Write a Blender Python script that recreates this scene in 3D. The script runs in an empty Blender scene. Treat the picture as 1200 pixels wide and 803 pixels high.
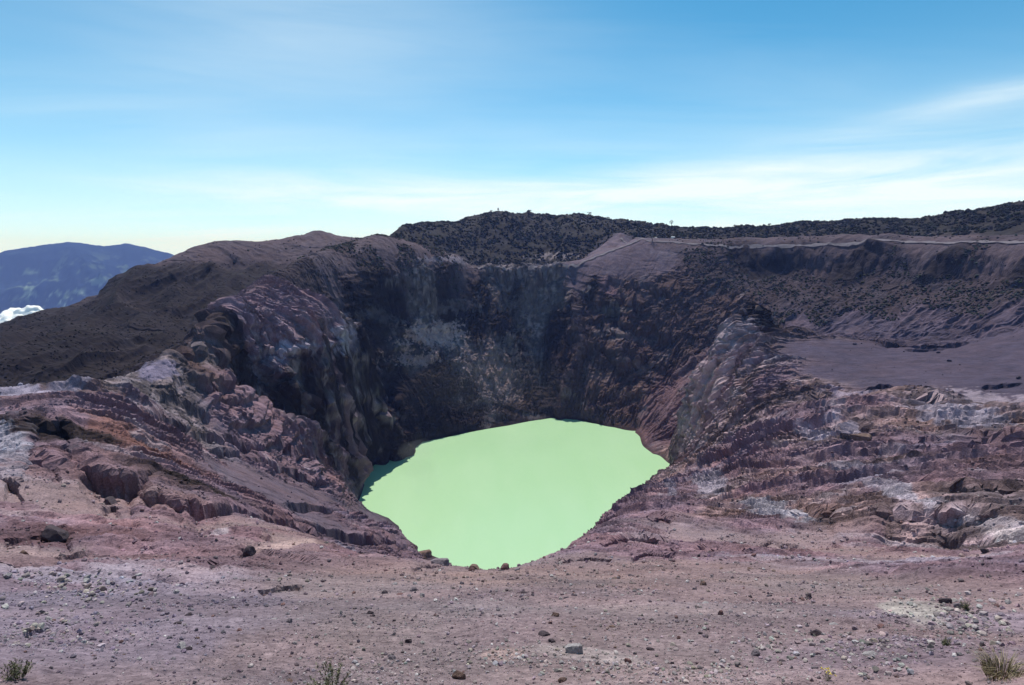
import bpy, math, random
import numpy as np
from mathutils import Vector

Q = 1.0                      # terrain mesh density
rnd = random.Random(7)
rng = np.random.default_rng(11)
SC = bpy.context.scene
COL = SC.collection

# ------------------------------------------------------------------ camera, sky, sun, exposure
FOC, PITCH = 667.0, math.radians(9.4)
cam_d = bpy.data.cameras.new('camera')
cam_d.lens, cam_d.sensor_width = 20.0, 36.0
cam_d.clip_start, cam_d.clip_end = 0.1, 200000
cam = bpy.data.objects.new('camera', cam_d)
cam.location = (0, 0, 0)
cam.rotation_euler = (math.radians(90) - PITCH, 0, 0)
COL.objects.link(cam)
SC.camera = cam

SUN_EL, SUN_AZ = math.radians(58), math.radians(-8)      # azimuth from +Y towards +X
sun_d = bpy.data.lights.new('sun', 'SUN')
sun_d.energy, sun_d.angle, sun_d.color = 4.9, math.radians(0.53), (1.0, 0.94, 0.88)
sun = bpy.data.objects.new('sun', sun_d)
sdir = Vector((math.sin(SUN_AZ) * math.cos(SUN_EL), math.cos(SUN_AZ) * math.cos(SUN_EL), math.sin(SUN_EL)))
sun.rotation_euler = sdir.to_track_quat('Z', 'Y').to_euler()
COL.objects.link(sun)

W = bpy.data.worlds.new('World'); SC.world = W; W.use_nodes = True
nt = W.node_tree; nt.nodes.clear()
N = nt.nodes.new; L = nt.links.new
sky = N('ShaderNodeTexSky'); sky.sky_type = 'NISHITA'; sky.sun_disc = False
sky.sun_elevation = SUN_EL; sky.sun_rotation = SUN_AZ
sky.altitude = 3000; sky.air_density = 1.0; sky.dust_density = 1.2; sky.ozone_density = 3.0
tc = N('ShaderNodeTexCoord')
sep = N('ShaderNodeSeparateXYZ'); L(tc.outputs['Generated'], sep.inputs[0])
def wmath(op, a, b=None, c=None, clamp=False):
    m = N('ShaderNodeMath'); m.operation = op; m.use_clamp = clamp
    for k, v in enumerate((a, b, c)):
        if v is None: continue
        if hasattr(v, 'is_output'): L(v, m.inputs[k])
        else: m.inputs[k].default_value = v
    return m.outputs[0]
# high thin cloud: noise over the direction projected on a plane overhead
zc = wmath('ADD', wmath('MAXIMUM', sep.outputs[2], 0.0), 0.10)
ux = wmath('DIVIDE', sep.outputs[0], zc); uy = wmath('DIVIDE', sep.outputs[1], zc)
cmb = N('ShaderNodeCombineXYZ'); L(ux, cmb.inputs[0]); L(uy, cmb.inputs[1])
mp = N('ShaderNodeMapping'); L(cmb.outputs[0], mp.inputs[0])
mp.inputs['Rotation'].default_value = (0, 0, math.radians(-24)); mp.inputs['Scale'].default_value = (0.28, 1.1, 1)
n1 = N('ShaderNodeTexNoise'); n1.inputs['Scale'].default_value = 0.9; n1.inputs['Detail'].default_value = 9
n1.inputs['Roughness'].default_value = 0.55; n1.inputs['Distortion'].default_value = 0.7
L(mp.outputs[0], n1.inputs['Vector'])
n2 = N('ShaderNodeTexNoise'); n2.inputs['Scale'].default_value = 0.35; n2.inputs['Detail'].default_value = 3
L(cmb.outputs[0], n2.inputs['Vector'])
r1 = N('ShaderNodeValToRGB'); L(n1.outputs['Fac'], r1.inputs[0])
r1.color_ramp.elements[0].position = 0.42; r1.color_ramp.elements[1].position = 0.82
r2 = N('ShaderNodeValToRGB'); L(n2.outputs['Fac'], r2.inputs[0])
r2.color_ramp.elements[0].position = 0.40; r2.color_ramp.elements[1].position = 0.66
veil = wmath('POWER', wmath('SUBTRACT', 1.0, wmath('MAXIMUM', sep.outputs[2], 0.0)), 8.0)     # thin cirrostratus sheet, seen edge-on low down
cl = wmath('MULTIPLY', wmath('MULTIPLY', r1.outputs[0], r2.outputs[0]), 0.35)
cl = wmath('ADD', cl, wmath('MULTIPLY', veil, 1.0), clamp=True)
azn = wmath('ARCTAN2', sep.outputs[0], sep.outputs[1])
elv = wmath('ARCSINE', sep.outputs[2])
def patch(px, py, wa, we, rot, amp):
    """soft elongated cloud patch round the direction that lies over (px, py)"""
    x = (px - 600) / FOC; y = (401.5 - py) / FOC; dy_ = math.cos(PITCH) + y * math.sin(PITCH); dz_ = -math.sin(PITCH) + y * math.cos(PITCH)
    a0 = math.atan2(x, dy_); e0 = math.atan2(dz_, math.hypot(x, dy_))
    da = wmath('SUBTRACT', azn, a0); de = wmath('SUBTRACT', elv, e0); c_, s_ = math.cos(rot), math.sin(rot)
    u = wmath('DIVIDE', wmath('ADD', wmath('MULTIPLY', da, c_), wmath('MULTIPLY', de, s_)), wa)
    w = wmath('DIVIDE', wmath('SUBTRACT', wmath('MULTIPLY', de, c_), wmath('MULTIPLY', da, s_)), we)
    d = wmath('ADD', wmath('MULTIPLY', u, u), wmath('MULTIPLY', w, w))
    return wmath('MULTIPLY', wmath('EXPONENT', wmath('MULTIPLY', d, -1.0)), amp)
cmb3 = N('ShaderNodeCombineXYZ'); L(azn, cmb3.inputs[0]); L(elv, cmb3.inputs[1])
mp3 = N('ShaderNodeMapping'); L(cmb3.outputs[0], mp3.inputs[0]); mp3.inputs['Rotation'].default_value = (0, 0, math.radians(-9)); mp3.inputs['Scale'].default_value = (3.0, 26, 1)
n3_ = N('ShaderNodeTexNoise'); n3_.inputs['Scale'].default_value = 1.0; n3_.inputs['Detail'].default_value = 8; n3_.inputs['Roughness'].default_value = .58; n3_.inputs['Distortion'].default_value = .5; L(mp3.outputs[0], n3_.inputs['Vector'])
r3 = N('ShaderNodeValToRGB'); L(n3_.outputs['Fac'], r3.inputs[0]); r3.color_ramp.elements[0].position = .26; r3.color_ramp.elements[1].position = .72
pt = None
for args in ((1150, 118, .16, .020, .17, .48), (900, 212, .42, .045, .08, .46), (700, 228, .24, .026, .08, .5), (1120, 222, .34, .05, .03, .55), (420, 226, .30, .030, .0, .6)):
    g = patch(*args); pt = g if pt is None else wmath('ADD', pt, g)
pt = wmath('MULTIPLY', pt, r3.outputs[0])
soft = wmath('MULTIPLY', patch(360, 30, .34, .17, .12, .34), wmath('ADD', wmath('MULTIPLY', n3_.outputs['Fac'], .9), .45))
cl = wmath('ADD', wmath('ADD', wmath('MULTIPLY', cl, 1.0), pt), soft, clamp=True)
SKYMIX = N('ShaderNodeMix'); SKYMIX.data_type = 'RGBA'
L(cl, SKYMIX.inputs['Factor'])
tint = N('ShaderNodeMix'); tint.data_type = 'RGBA'; tint.blend_type = 'MULTIPLY'; tint.inputs['Factor'].default_value = 1.0
L(sky.outputs[0], tint.inputs['A']); tint.inputs['B'].default_value = (0.31, 1.06, 1.10, 1)
L(tint.outputs['Result'], SKYMIX.inputs['A']); SKYMIX.inputs['B'].default_value = (7.4, 8.3, 8.6, 1)
bg = N('ShaderNodeBackground'); bg.inputs['Strength'].default_value = 0.125
L(SKYMIX.outputs['Result'], bg.inputs['Color'])
wo = N('ShaderNodeOutputWorld'); L(bg.outputs[0], wo.inputs['Surface'])

vs = SC.view_settings
vs.view_transform = 'Standard'; vs.look = 'None'; vs.exposure = 0.0; vs.gamma = 1.0; vs.use_curve_mapping = False
SC.cycles.volume_bounces = 0
SC.cycles.max_bounces = 4
SC.cycles.diffuse_bounces = 2

# ------------------------------------------------------------------ helpers
def tag(o, label=None, cat=None, group=None, kind=None):
    if label: o['label'] = label
    if cat: o['category'] = cat
    if group: o['group'] = group
    if kind: o['kind'] = kind
    return o

def mesh_obj(name, co, faces, mat, smooth=True, parent=None, attrs=None):
    """co (n,3), faces (m,k) all of one size"""
    co = np.asarray(co, np.float32); faces = np.asarray(faces, np.int32)
    me = bpy.data.meshes.new(name)
    m, k = faces.shape
    me.vertices.add(len(co)); me.vertices.foreach_set('co', co.ravel())
    me.loops.add(m * k); me.loops.foreach_set('vertex_index', faces.ravel())
    me.polygons.add(m)
    me.polygons.foreach_set('loop_start', np.arange(0, m * k, k, dtype=np.int32))
    me.polygons.foreach_set('loop_total', np.full(m, k, np.int32))
    me.polygons.foreach_set('use_smooth', np.full(m, smooth, bool))
    for nm, arr in (attrs or {}).items():
        a = me.attributes.new(nm, 'FLOAT_COLOR', 'POINT')
        buf = np.ones((len(co), 4), np.float32); buf[:, :arr.shape[1]] = arr
        a.data.foreach_set('color', buf.ravel())
    me.update(calc_edges=True)
    me.materials.append(mat)
    o = bpy.data.objects.new(name, me); COL.objects.link(o)
    if parent: o.parent = parent
    return o

_perm = rng.permutation(256).astype(np.int32); _perm = np.concatenate([_perm, _perm])
_g = rng.normal(size=(256, 3)).astype(np.float32); _g /= np.linalg.norm(_g, axis=1, keepdims=True)
def perlin(x, y, z):
    x = np.asarray(x, np.float32); y = np.asarray(y, np.float32); z = np.asarray(z, np.float32)
    xi, yi, zi = np.floor(x), np.floor(y), np.floor(z)
    xf, yf, zf = x - xi, y - yi, z - zi
    xi, yi, zi = xi.astype(np.int32) & 255, yi.astype(np.int32) & 255, zi.astype(np.int32) & 255
    u = xf * xf * xf * (xf * (xf * 6 - 15) + 10); v = yf * yf * yf * (yf * (yf * 6 - 15) + 10); w = zf * zf * zf * (zf * (zf * 6 - 15) + 10)
    def gr(dx, dy, dz):
        h = _perm[_perm[_perm[(xi + dx) & 255] + ((yi + dy) & 255)] + ((zi + dz) & 255)]
        g = _g[h]
        return g[..., 0] * (xf - dx) + g[..., 1] * (yf - dy) + g[..., 2] * (zf - dz)
    a = gr(0, 0, 0); a += u * (gr(1, 0, 0) - a)
    b = gr(0, 1, 0); b += u * (gr(1, 1, 0) - b)
    c = gr(0, 0, 1); c += u * (gr(1, 0, 1) - c)
    d = gr(0, 1, 1); d += u * (gr(1, 1, 1) - d)
    a += v * (b - a); c += v * (d - c)
    a += w * (c - a)
    return a * 1.5            # about -1..1
def sstep(a, b, x):
    t = np.clip((x - a) / (b - a), 0, 1); return t * t * (3 - 2 * t)

# ------------------------------------------------------------------ survey points of the crater (bearing, range, slope to the eye)
cp, sp = math.cos(PITCH), math.sin(PITCH)
def ray(px, py):
    x = (px - 600) / FOC; y = (401.5 - py) / FOC
    dy = cp + y * sp; dz = -sp + y * cp
    return math.atan2(x, dy), dz / math.hypot(x, dy)
LAKE = -200.0
pts = []                                    # az, ln r, T
def line(P, step=12.0):
    """polyline of (px,py,r); r None = on the lake level"""
    Q_ = []
    for px, py, r in P:
        a, T = ray(px, py)
        if r is None: r = LAKE / T
        Q_.append((px, py, r))
    for k in range(len(Q_)):
        if k == 0: pts.append((*_az(Q_[0]),)); continue
        a, b = Q_[k - 1], Q_[k]
        n = max(1, int(math.hypot(a[0] - b[0], a[1] - b[1]) / step))
        for i in range(1, n + 1):
            t = i / n
            pts.append(_az((a[0] + (b[0] - a[0]) * t, a[1] + (b[1] - a[1]) * t, math.exp(math.log(a[2]) + (math.log(b[2]) - math.log(a[2])) * t))))
def _az(p):
    a, T = ray(p[0], p[1]); return a, math.log(p[2]), T
def zline(P, step=25.0):
    """polyline of (px, z, r): ground that is hidden behind other ground"""
    for k in range(len(P)):
        if k == 0: seq = [P[0]]
        else:
            a, b = P[k - 1], P[k]; n = max(1, int(abs(a[0] - b[0]) / step))
            seq = [tuple(a[j] + (b[j] - a[j]) * i / n for j in range(3)) for i in range(1, n + 1)]
        for px, z, r in seq:
            pts.append((math.atan2((px - 600) / FOC, cp + 0.05 * sp), math.log(r), z / r))

# near slope
for px in range(-300, 1501, 60):
    a, T = ray(px, 803)
    pts.append((a, math.log(2.0), -1.45)); pts.append((a, math.log(4.5), T * 1.18)); pts.append((a, math.log(7.0), T * 1.07))
line([(-300, 803, 11), (0, 803, 11), (300, 803, 10.3), (600, 803, 10), (900, 803, 10.3), (1200, 803, 11), (1500, 803, 11)], 40)
line([(-300, 740, 20), (0, 740, 20), (300, 740, 17), (600, 740, 16), (900, 740, 18), (1200, 740, 22), (1500, 740, 22)], 40)
line([(-300, 700, 38), (0, 700, 36), (200, 700, 34), (400, 700, 30), (600, 700, 28), (800, 700, 32), (1000, 700, 42), (1200, 700, 40), (1500, 690, 40)], 40)
line([(-300, 640, 72), (0, 640, 70), (200, 640, 72), (320, 650, 66)], 30)
line([(-300, 600, 100), (0, 600, 98), (100, 600, 100)], 30)
# lip of the near slope
line([(-300, 570, 128), (0, 562, 122), (50, 560, 120), (100, 566, 118), (150, 578, 114), (180, 588, 112), (215, 594, 110), (250, 602, 108), (300, 612, 104), (340, 624, 100),
      (370, 636, 94), (400, 648, 82), (430, 655, 76), (470, 660, 68), (500, 663, 65), (545, 669, 62), (575, 671, 62), (605, 668, 66), (635, 659, 78), (660, 649, 100), (690, 633, 140),
      (720, 615, 185), (742, 598, 245), (765, 575, 350), (787, 546, None)])
zline([(440, -100, 150), (500, -80, 110), (560, -72, 100), (620, -80, 115), (660, -105, 150), (700, -140, 215)])
zline([(480, -201, 345), (520, -201, 320), (560, -201, 300), (620, -201, 305), (680, -201, 345), (720, -201, 395), (755, -201, 450)])
# lake shore
line([(787, 546, None), (778, 538, None), (765, 532, None), (756, 525, None), (750, 512, None), (744, 507, None), (720, 501, None), (700, 497, None), (675, 492, None), (650, 490, None),
      (620, 494, None), (595, 499, None), (570, 503, None), (520, 513, None), (495, 518, None), (476, 523, None), (466, 526, None)])
line([(466, 526, None), (470, 531, None), (476, 536, None), (465, 541, None), (452, 545, None), (438, 544, None), (430, 549, None), (423, 560, None), (427, 568, None), (424, 578, None), (420, 588, None),
      (430, 597, None), (455, 607, None), (468, 617, None), (468, 626, None), (490, 640, None), (505, 650, None), (530, 660, None)])
zline([(460, -212, 480), (520, -222, 420), (600, -225, 450), (680, -222, 480), (740, -212, 520)], 40)
zline([(480, -212, 520), (540, -222, 540), (600, -222, 570), (680, -222, 580), (730, -212, 570)], 40)
# rocks on the left between the lip and the lake
line([(-300, 540, 200), (0, 535, 160), (60, 530, 155), (90, 536, 150), (150, 548, 158), (200, 560, 175), (250, 575, 190), (300, 589, 205), (350, 600, 228), (400, 614, 260), (440, 626, 295), (480, 641, 325)])
line([(60, 500, 185), (130, 512, 195), (200, 532, 215), (250, 545, 235), (300, 560, 262), (350, 575, 300), (400, 590, 375)])
line([(-300, 520, 215), (0, 500, 190), (60, 480, 205), (130, 480, 225), (200, 500, 258), (250, 508, 290), (300, 522, 330), (350, 541, 366), (400, 560, 418)])
line([(200, 432, 325), (225, 430, 335), (250, 440, 345), (295, 462, 362), (318, 487, 376), (350, 497, 392), (380, 525, 425), (402, 539, 452), (416, 548, 478)])
zline([(424, -206, 470), (432, -212, 490), (442, -216, 508), (455, -218, 516), (470, -218, 522)], 6)
zline([(440, -184, 536), (450, -176, 545), (460, -176, 548), (468, -180, 549), (474, -188, 546)], 5)
zline([(215, -84, 345), (250, -92, 362), (300, -112, 386), (330, -125, 398), (365, -142, 424), (395, -168, 455), (412, -190, 488)])
# left rim
line([(-300, 455, 230), (0, 463, 230), (60, 456, 240), (130, 450, 265), (170, 437, 290), (200, 417, 322), (230, 401, 352), (250, 388, 380), (270, 366, 410), (290, 347, 445), (320, 326, 510), (350, 308, 590),
      (400, 290, 690), (440, 276, 745), (460, 278, 750), (500, 289, 757), (540, 302, 766), (556, 316, 770), (600, 319, 776), (640, 317, 785), (670, 313, 795), (700, 302, 815), (730, 290, 835), (752, 281, 850)])
# cliff of the spur
line([(240, 415, 368), (270, 398, 400), (300, 404, 415), (340, 407, 428), (380, 402, 455), (398, 402, 490)])
line([(300, 445, 402), (340, 450, 414), (380, 448, 446), (405, 450, 486), (425, 450, 520)])
line([(350, 492, 412), (380, 500, 440), (405, 500, 480), (428, 495, 520), (445, 500, 532)])
line([(405, 527, 490), (420, 536, 508), (436, 538, 530), (456, 538, 534)])
line([(300, 352, 450), (330, 352, 470), (360, 354, 490), (385, 362, 505), (400, 384, 513), (412, 402, 520), (425, 420, 528), (440, 448, 536), (455, 476, 540), (467, 502, 541), (474, 522, 540)], 9)
zline([(395, -110, 560), (410, -135, 575), (430, -165, 588), (445, -188, 592), (460, -201, 585)], 12)
# talus cone and wall under it
line([(345, 345, 530), (370, 345, 590), (400, 336, 630), (450, 333, 662), (500, 328, 693), (540, 322, 732)])
line([(410, 375, 618), (450, 370, 650), (500, 365, 683), (550, 360, 722), (610, 352, 758), (655, 350, 765)])
line([(430, 420, 600), (460, 420, 622), (510, 415, 650), (560, 405, 690), (620, 400, 728), (650, 400, 735)])
line([(465, 470, 585), (510, 465, 612), (560, 450, 655), (610, 445, 690), (640, 445, 700)])
# right half of the far wall: a buttress, then benches of rock
line([(672, 330, 788), (676, 370, 745), (680, 405, 712), (668, 445, 680), (655, 480, 658)])
line([(700, 335, 770), (760, 335, 775), (820, 335, 778)])
line([(700, 400, 706), (740, 395, 716), (790, 390, 728), (830, 380, 735)])
line([(700, 450, 668), (735, 450, 672), (770, 440, 688)])
line([(745, 505, None), (760, 480, 640), (780, 455, 680), (820, 425, 695), (850, 397, 712)])
line([(758, 520, 575), (775, 500, 600), (795, 470, 625), (810, 450, 645)])
# crag ridge on the right of the lake
line([(893, 366, 580), (880, 360, 576), (870, 367, 575), (850, 395, 560), (836, 420, 554), (825, 440, 550), (815, 465, 547), (806, 490, 543), (796, 512, 538), (787, 545, None)], 9)
zline([(900, -128, 640), (875, -130, 635), (860, -138, 625), (840, -160, 620), (820, -182, 602), (800, -197, 575)])
line([(900, 392, 560), (880, 402, 545), (860, 430, 520), (850, 460, 500), (840, 500, 470), (815, 540, 490)])
# bench of sand
line([(910, 392, 590), (940, 392, 600), (1000, 398, 602), (1060, 403, 600), (1130, 400, 590), (1200, 392, 580), (1500, 385, 580)])
line([(930, 388, 700), (1000, 391, 685), (1060, 396, 662), (1100, 396, 655), (1200, 387, 632), (1500, 380, 620)])
line([(905, 408, 530), (930, 425, 480), (960, 445, 435), (990, 460, 402), (1050, 457, 402), (1120, 460, 396), (1200, 462, 393), (1500, 462, 393)])
line([(890, 440, 455), (930, 462, 420), (985, 476, 384), (1050, 474, 380), (1120, 478, 374), (1200, 480, 372), (1500, 480, 372)])
line([(1000, 430, 480), (1100, 425, 490), (1200, 425, 480)], 40)
# right slope down to the near ground
line([(850, 520, 410), (900, 500, 360), (1000, 500, 312), (1100, 500, 300), (1200, 500, 295), (1500, 500, 290)], 25)
line([(810, 550, 430), (850, 550, 330), (900, 550, 265), (1000, 545, 232), (1100, 545, 222), (1200, 545, 215), (1500, 545, 210)], 25)
line([(770, 590, 300), (800, 600, 222), (850, 600, 188), (900, 600, 168), (960, 600, 158), (1010, 598, 150)], 20)
line([(1000, 612, 134), (1040, 601, 129), (1100, 598, 127), (1170, 603, 123), (1200, 615, 119), (1500, 600, 130)], 15)
line([(1030, 630, 122), (1045, 637, 121), (1100, 636, 120), (1160, 640, 116)], 15)
line([(700, 645, 92), (800, 642, 112), (900, 640, 115), (1000, 645, 110), (1100, 655, 98), (1200, 650, 96), (1500, 640, 95)], 25)
# rim, terrace and cliff band on the right
line([(752, 281, 850), (760, 284, 850), (850, 288, 850), (950, 287, 830), (1100, 285, 780), (1200, 284, 740), (1500, 280, 700)])
line([(760, 281, 905), (850, 283, 935), (1000, 280, 905), (1100, 279, 850), (1200, 278, 810), (1500, 274, 760)])
line([(860, 302, 836), (1000, 302, 801), (1100, 303, 757), (1200, 304, 716), (1500, 304, 680)])
line([(860, 308, 832), (950, 314, 809), (1000, 315, 795), (1100, 317, 752), (1200, 320, 711), (1500, 320, 675)])
line([(860, 345, 775), (920, 350, 760), (1000, 350, 745), (1100, 352, 712), (1200, 350, 675)], 25)
# outer hill on the left
zline([(-300, -100, 300), (0, -95, 310), (60, -95, 325), (130, -98, 352), (200, -88, 405), (240, -72, 450), (280, -48, 530), (320, -40, 610), (370, -14, 710), (410, -3, 775), (440, 2, 830)])
line([(-300, 470, 420), (0, 445, 440), (60, 436, 440), (110, 418, 470), (170, 402, 520), (230, 372, 590), (280, 342, 650), (320, 318, 710)], 25)
line([(0, 425, 480), (100, 392, 540), (180, 362, 620), (250, 330, 690), (300, 305, 740)], 25)
line([(-300, 500, 640), (-100, 430, 630), (0, 393, 620), (60, 368, 650), (130, 333, 700), (205, 300, 762), (225, 291, 780), (250, 284, 792), (275, 282, 800), (300, 284, 805), (335, 280, 815), (365, 274, 830), (375, 273, 835),
      (385, 276, 840), (400, 281, 855), (420, 281, 880), (437, 279, 920)])
# vegetated hills behind
line([(437, 279, 920), (455, 275, 1010), (470, 270, 1050), (488, 265, 1090), (505, 262, 1110), (533, 261, 1150), (560, 252, 1180), (583, 248, 1200), (610, 251, 1200), (650, 252, 1190), (700, 254, 1160), (750, 262, 1120), (800, 269, 1090),
      (850, 269, 1070), (900, 265, 1050), (960, 262, 1030), (1000, 261, 1010), (1040, 259, 1000), (1065, 262, 1000), (1100, 255, 980), (1150, 249, 960), (1200, 241, 940), (1500, 215, 900)])
zline([(480, -14, 850), (520, -35, 850), (560, -48, 850), (640, -48, 860), (680, -30, 880), (720, -5, 900)])
zline([(480, -5, 910), (560, -36, 940), (640, -36, 940), (700, -12, 960), (740, 2, 960)])
line([(690, 297, 890), (712, 282, 920), (727, 273, 975), (745, 279, 900)], 14)
line([(690, 275, 1030), (727, 268, 1050), (760, 272, 1040)], 14)
# everything falls away outside
for px in range(-300, 1501, 90):
    a = math.atan2((px - 600) / FOC, cp)
    left = px < 440
    pts.append((a, math.log(1000 if left else 1320), (-190 if left else 0) / (1000 if left else 1320)))
    pts.append((a, math.log(1500), (-420 if left else -50) / 1500))
    pts.append((a, math.log(2600), -950 / 2600 if left else -600 / 2600))
    pts.append((a, math.log(3600), -1500 / 3600))
    pts.append((a, math.log(4700), -1960 / 4700))

KV = 0.55
C0 = np.array(pts, np.float64)
_, keep = np.unique(np.round(C0[:, :2] * [400, 250]), axis=0, return_index=True)
C0 = C0[np.sort(keep)]
XY = np.stack([C0[:, 0], C0[:, 1] * KV], 1)
D = np.sqrt(((XY[:, None] - XY[None]) ** 2).sum(-1) + 1e-6)
n = len(XY)
A = np.zeros((n + 3, n + 3)); A[:n, :n] = D + np.eye(n) * -2e-4
A[:n, n] = 1; A[:n, n + 1:] = XY; A[n, :n] = 1; A[n + 1:, :n] = XY.T
wgt = np.linalg.solve(A, np.concatenate([C0[:, 2], [0, 0, 0]]))

def seg(a, b, step):
    m = max(2, int(math.log(b / a) / step * Q)); return np.exp(np.linspace(math.log(a), math.log(b), m, endpoint=False))
R_ = np.concatenate([seg(2, 8, .03), seg(8, 60, .0045), seg(60, 400, .0032), seg(400, 900, .0012), seg(900, 1300, .003), seg(1300, 4700, .03), [4700.0]])
amid = np.radians(np.linspace(-46, 46, int(1230 * Q)))
aout = np.radians(np.linspace(46.2, 66, int(60 * Q)))
AZ = np.concatenate([-aout[::-1], amid, aout])
NR, NA = len(R_), len(AZ)
# coarse evaluation then bilinear upsampling
ca = np.linspace(AZ[0], AZ[-1], 640); cr = np.linspace(math.log(2), math.log(3600), 900)
# concentrate coarse rows between 400 and 900 m
cr = np.concatenate([np.linspace(math.log(2), math.log(60), 90, endpoint=False), np.linspace(math.log(60), math.log(400), 260, endpoint=False),
                     np.linspace(math.log(400), math.log(900), 330, endpoint=False), np.linspace(math.log(900), math.log(1300), 60, endpoint=False), np.linspace(math.log(1300), math.log(4700), 40)])
CT = np.zeros((len(cr), len(ca)))
for i, lr in enumerate(cr):
    d = np.sqrt((ca[:, None] - XY[None, :, 0]) ** 2 + (lr * KV - XY[None, :, 1]) ** 2 + 1e-6)
    CT[i] = d @ wgt[:n] + wgt[n] + wgt[n + 1] * ca + wgt[n + 2] * lr * KV
def upsample(F, lr, az):
    i = np.clip(np.searchsorted(cr, lr) - 1, 0, len(cr) - 2); t = ((lr - cr[i]) / (cr[i + 1] - cr[i]))[:, None]
    G = F[i] * (1 - t) + F[i + 1] * t
    x = (az - ca[0]) / (ca[1] - ca[0]); j = np.clip(x.astype(int), 0, len(ca) - 2); s = (x - j)[None]
    return G[:, j] * (1 - s) + G[:, j + 1] * s

# ------------------------------------------------------------------ ground kinds: seeds (px, py, r, kind)
#        albedo (linear)            rough  gully  strata
KIND = {
 'gravel':  ((.235, .174, .178),     0.6,  0.1,  0.05),
 'bluegrav':((.195, .153, .180),     0.5,   0.1,  0.2),
 'tan':     ((.230, .176, .176),       0.35,  0.1,  0.05),
 'rock':    ((.198, .134, .160),     1.0,   0.4,  1.0),
 'shaderock':((.030, .020, .019),     1.2,   0.25,  0.7),  # albedo lowered on shaded cliff faces: part of the shade is in the colour
 'sand':    ((.066, .053, .078),     0.10,  0.10, 0.0),
 'talus':   ((.115, .088, .112),     0.12,  0.15, 0.1),
 'orange':  ((.190, .100, .088),     1.0,   0.3,  1.0),
 'white':   ((.360, .258, .262),     0.9,   0.5,  0.9),
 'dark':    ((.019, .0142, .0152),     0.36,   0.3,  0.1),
 'ash':     ((.092, .069, .080),     0.35,  0.5,  0.1),
 'wood':    ((.026, .022, .018),     0.30,   1.2,  0.0),
 'wall':    ((.030, .021, .019),     1.2,   0.30,  0.6),  # far wall's shade deepened in the albedo, redder to offset blue skylight
 'stain':   ((.25, .205, .215),     0.9,   0.5,  0.3),
 'brown':   ((.085, .056, .054),     1.2,   0.25,  0.55),
 'red':     ((.135, .082, .092),     0.5,   0.4,  0.5),
 'scrub':   ((.052, .038, .042),     0.5,   0.45,  0.1),
 'rill':    ((.085, .066, .090),     0.40,  2.2,  0.1),
}
seeds = []
def S(kind, *P):
    for px, py, r in P: seeds.append((*_az((px, py, r)), kind))
S('gravel', (0, 803, 8), (1200, 803, 8), (600, 803, 6), (300, 760, 14), (600, 740, 16), (900, 740, 18), (1100, 700, 35), (700, 700, 28), (800, 670, 55), (500, 700, 27), (-300, 800, 10), (1500, 800, 10), (1000, 760, 18), (850, 700, 35), (0, 640, 65), (1150, 760, 18))
S('tan', (560, 790, 11), (450, 745, 15), (620, 685, 42), (430, 695, 34), (330, 638, 80), (950, 680, 50), (640, 790, 11), (700, 750, 15), (780, 720, 22), (520, 720, 22))
S('bluegrav', (100, 720, 28), (60, 760, 15), (200, 710, 30), (0, 720, 30), (180, 760, 15), (1080, 760, 16), (1190, 740, 22), (0, 760, 15))
S('rock', (40, 540, 145), (0, 600, 95), (120, 620, 85), (200, 600, 100), (300, 600, 150), (400, 640, 110), (430, 625, 290), (60, 480, 200), (20, 520, 165), (200, 480, 245), (280, 500, 310),
  (340, 520, 370), (400, 550, 440), (300, 580, 190), (700, 640, 110), (760, 620, 170), (800, 590, 230), (850, 560, 310), (900, 580, 200), (900, 540, 280), (950, 500, 330), (1050, 520, 250),
  (1150, 540, 220), (1000, 570, 190), (1100, 580, 160), (900, 440, 440), (870, 460, 480), (900, 620, 140), (1400, 560, 200), (1100, 650, 100), (1000, 480, 360), (840, 600, 190), (-200, 560, 150), (1200, 660, 90), (800, 640, 112))
S('orange', (130, 512, 198), (155, 530, 190))
S('rock', (100, 470, 215), (60, 466, 222), (150, 470, 235), (180, 550, 178), (90, 500, 200))
S('shaderock', (330, 430, 410), (380, 470, 440), (420, 500, 505), (440, 520, 530), (300, 430, 400), (360, 420, 425), (885, 380, 570), (230, 590, 160), (450, 490, 535), (60, 510, 180))
S('ash', (300, 330, 560), (420, 310, 690), (480, 300, 720), (500, 315, 710), (380, 320, 620), (450, 325, 690), (340, 290, 790), (290, 290, 780), (350, 300, 760), (540, 308, 750), (230, 300, 770))
S('brown', (260, 450, 350), (300, 475, 370), (220, 445, 330))
S('rock', (300, 370, 430), (340, 370, 460), (380, 385, 480), (280, 380, 410), (320, 390, 430))
S('stain', (210, 430, 310), (240, 410, 350), (300, 410, 412), (405, 398, 516), (60, 460, 235), (20, 466, 228), (140, 455, 255), (180, 440, 285), (340, 415, 422), (380, 408, 445), (5, 540, 150))
S('talus', (300, 550, 250), (340, 572, 290), (380, 580, 340), (260, 540, 235), (420, 590, 430), (450, 610, 380), (720, 315, 800), (690, 315, 795), (740, 300, 830), (775, 320, 800), (725, 280, 900))
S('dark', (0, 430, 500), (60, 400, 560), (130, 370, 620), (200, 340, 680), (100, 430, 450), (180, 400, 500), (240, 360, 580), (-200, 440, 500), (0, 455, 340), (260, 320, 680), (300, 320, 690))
S('wood', (500, 270, 1060), (560, 270, 1080), (620, 275, 1050), (680, 268, 1090), (740, 268, 1080), (800, 276, 1030), (900, 272, 1000), (1000, 270, 960), (1100, 265, 920), (1200, 260, 880), (560, 300, 980), (640, 300, 980), (1400, 250, 860), (480, 268, 1000), (600, 250, 1300), (900, 260, 1300), (1200, 240, 1200))
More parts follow.
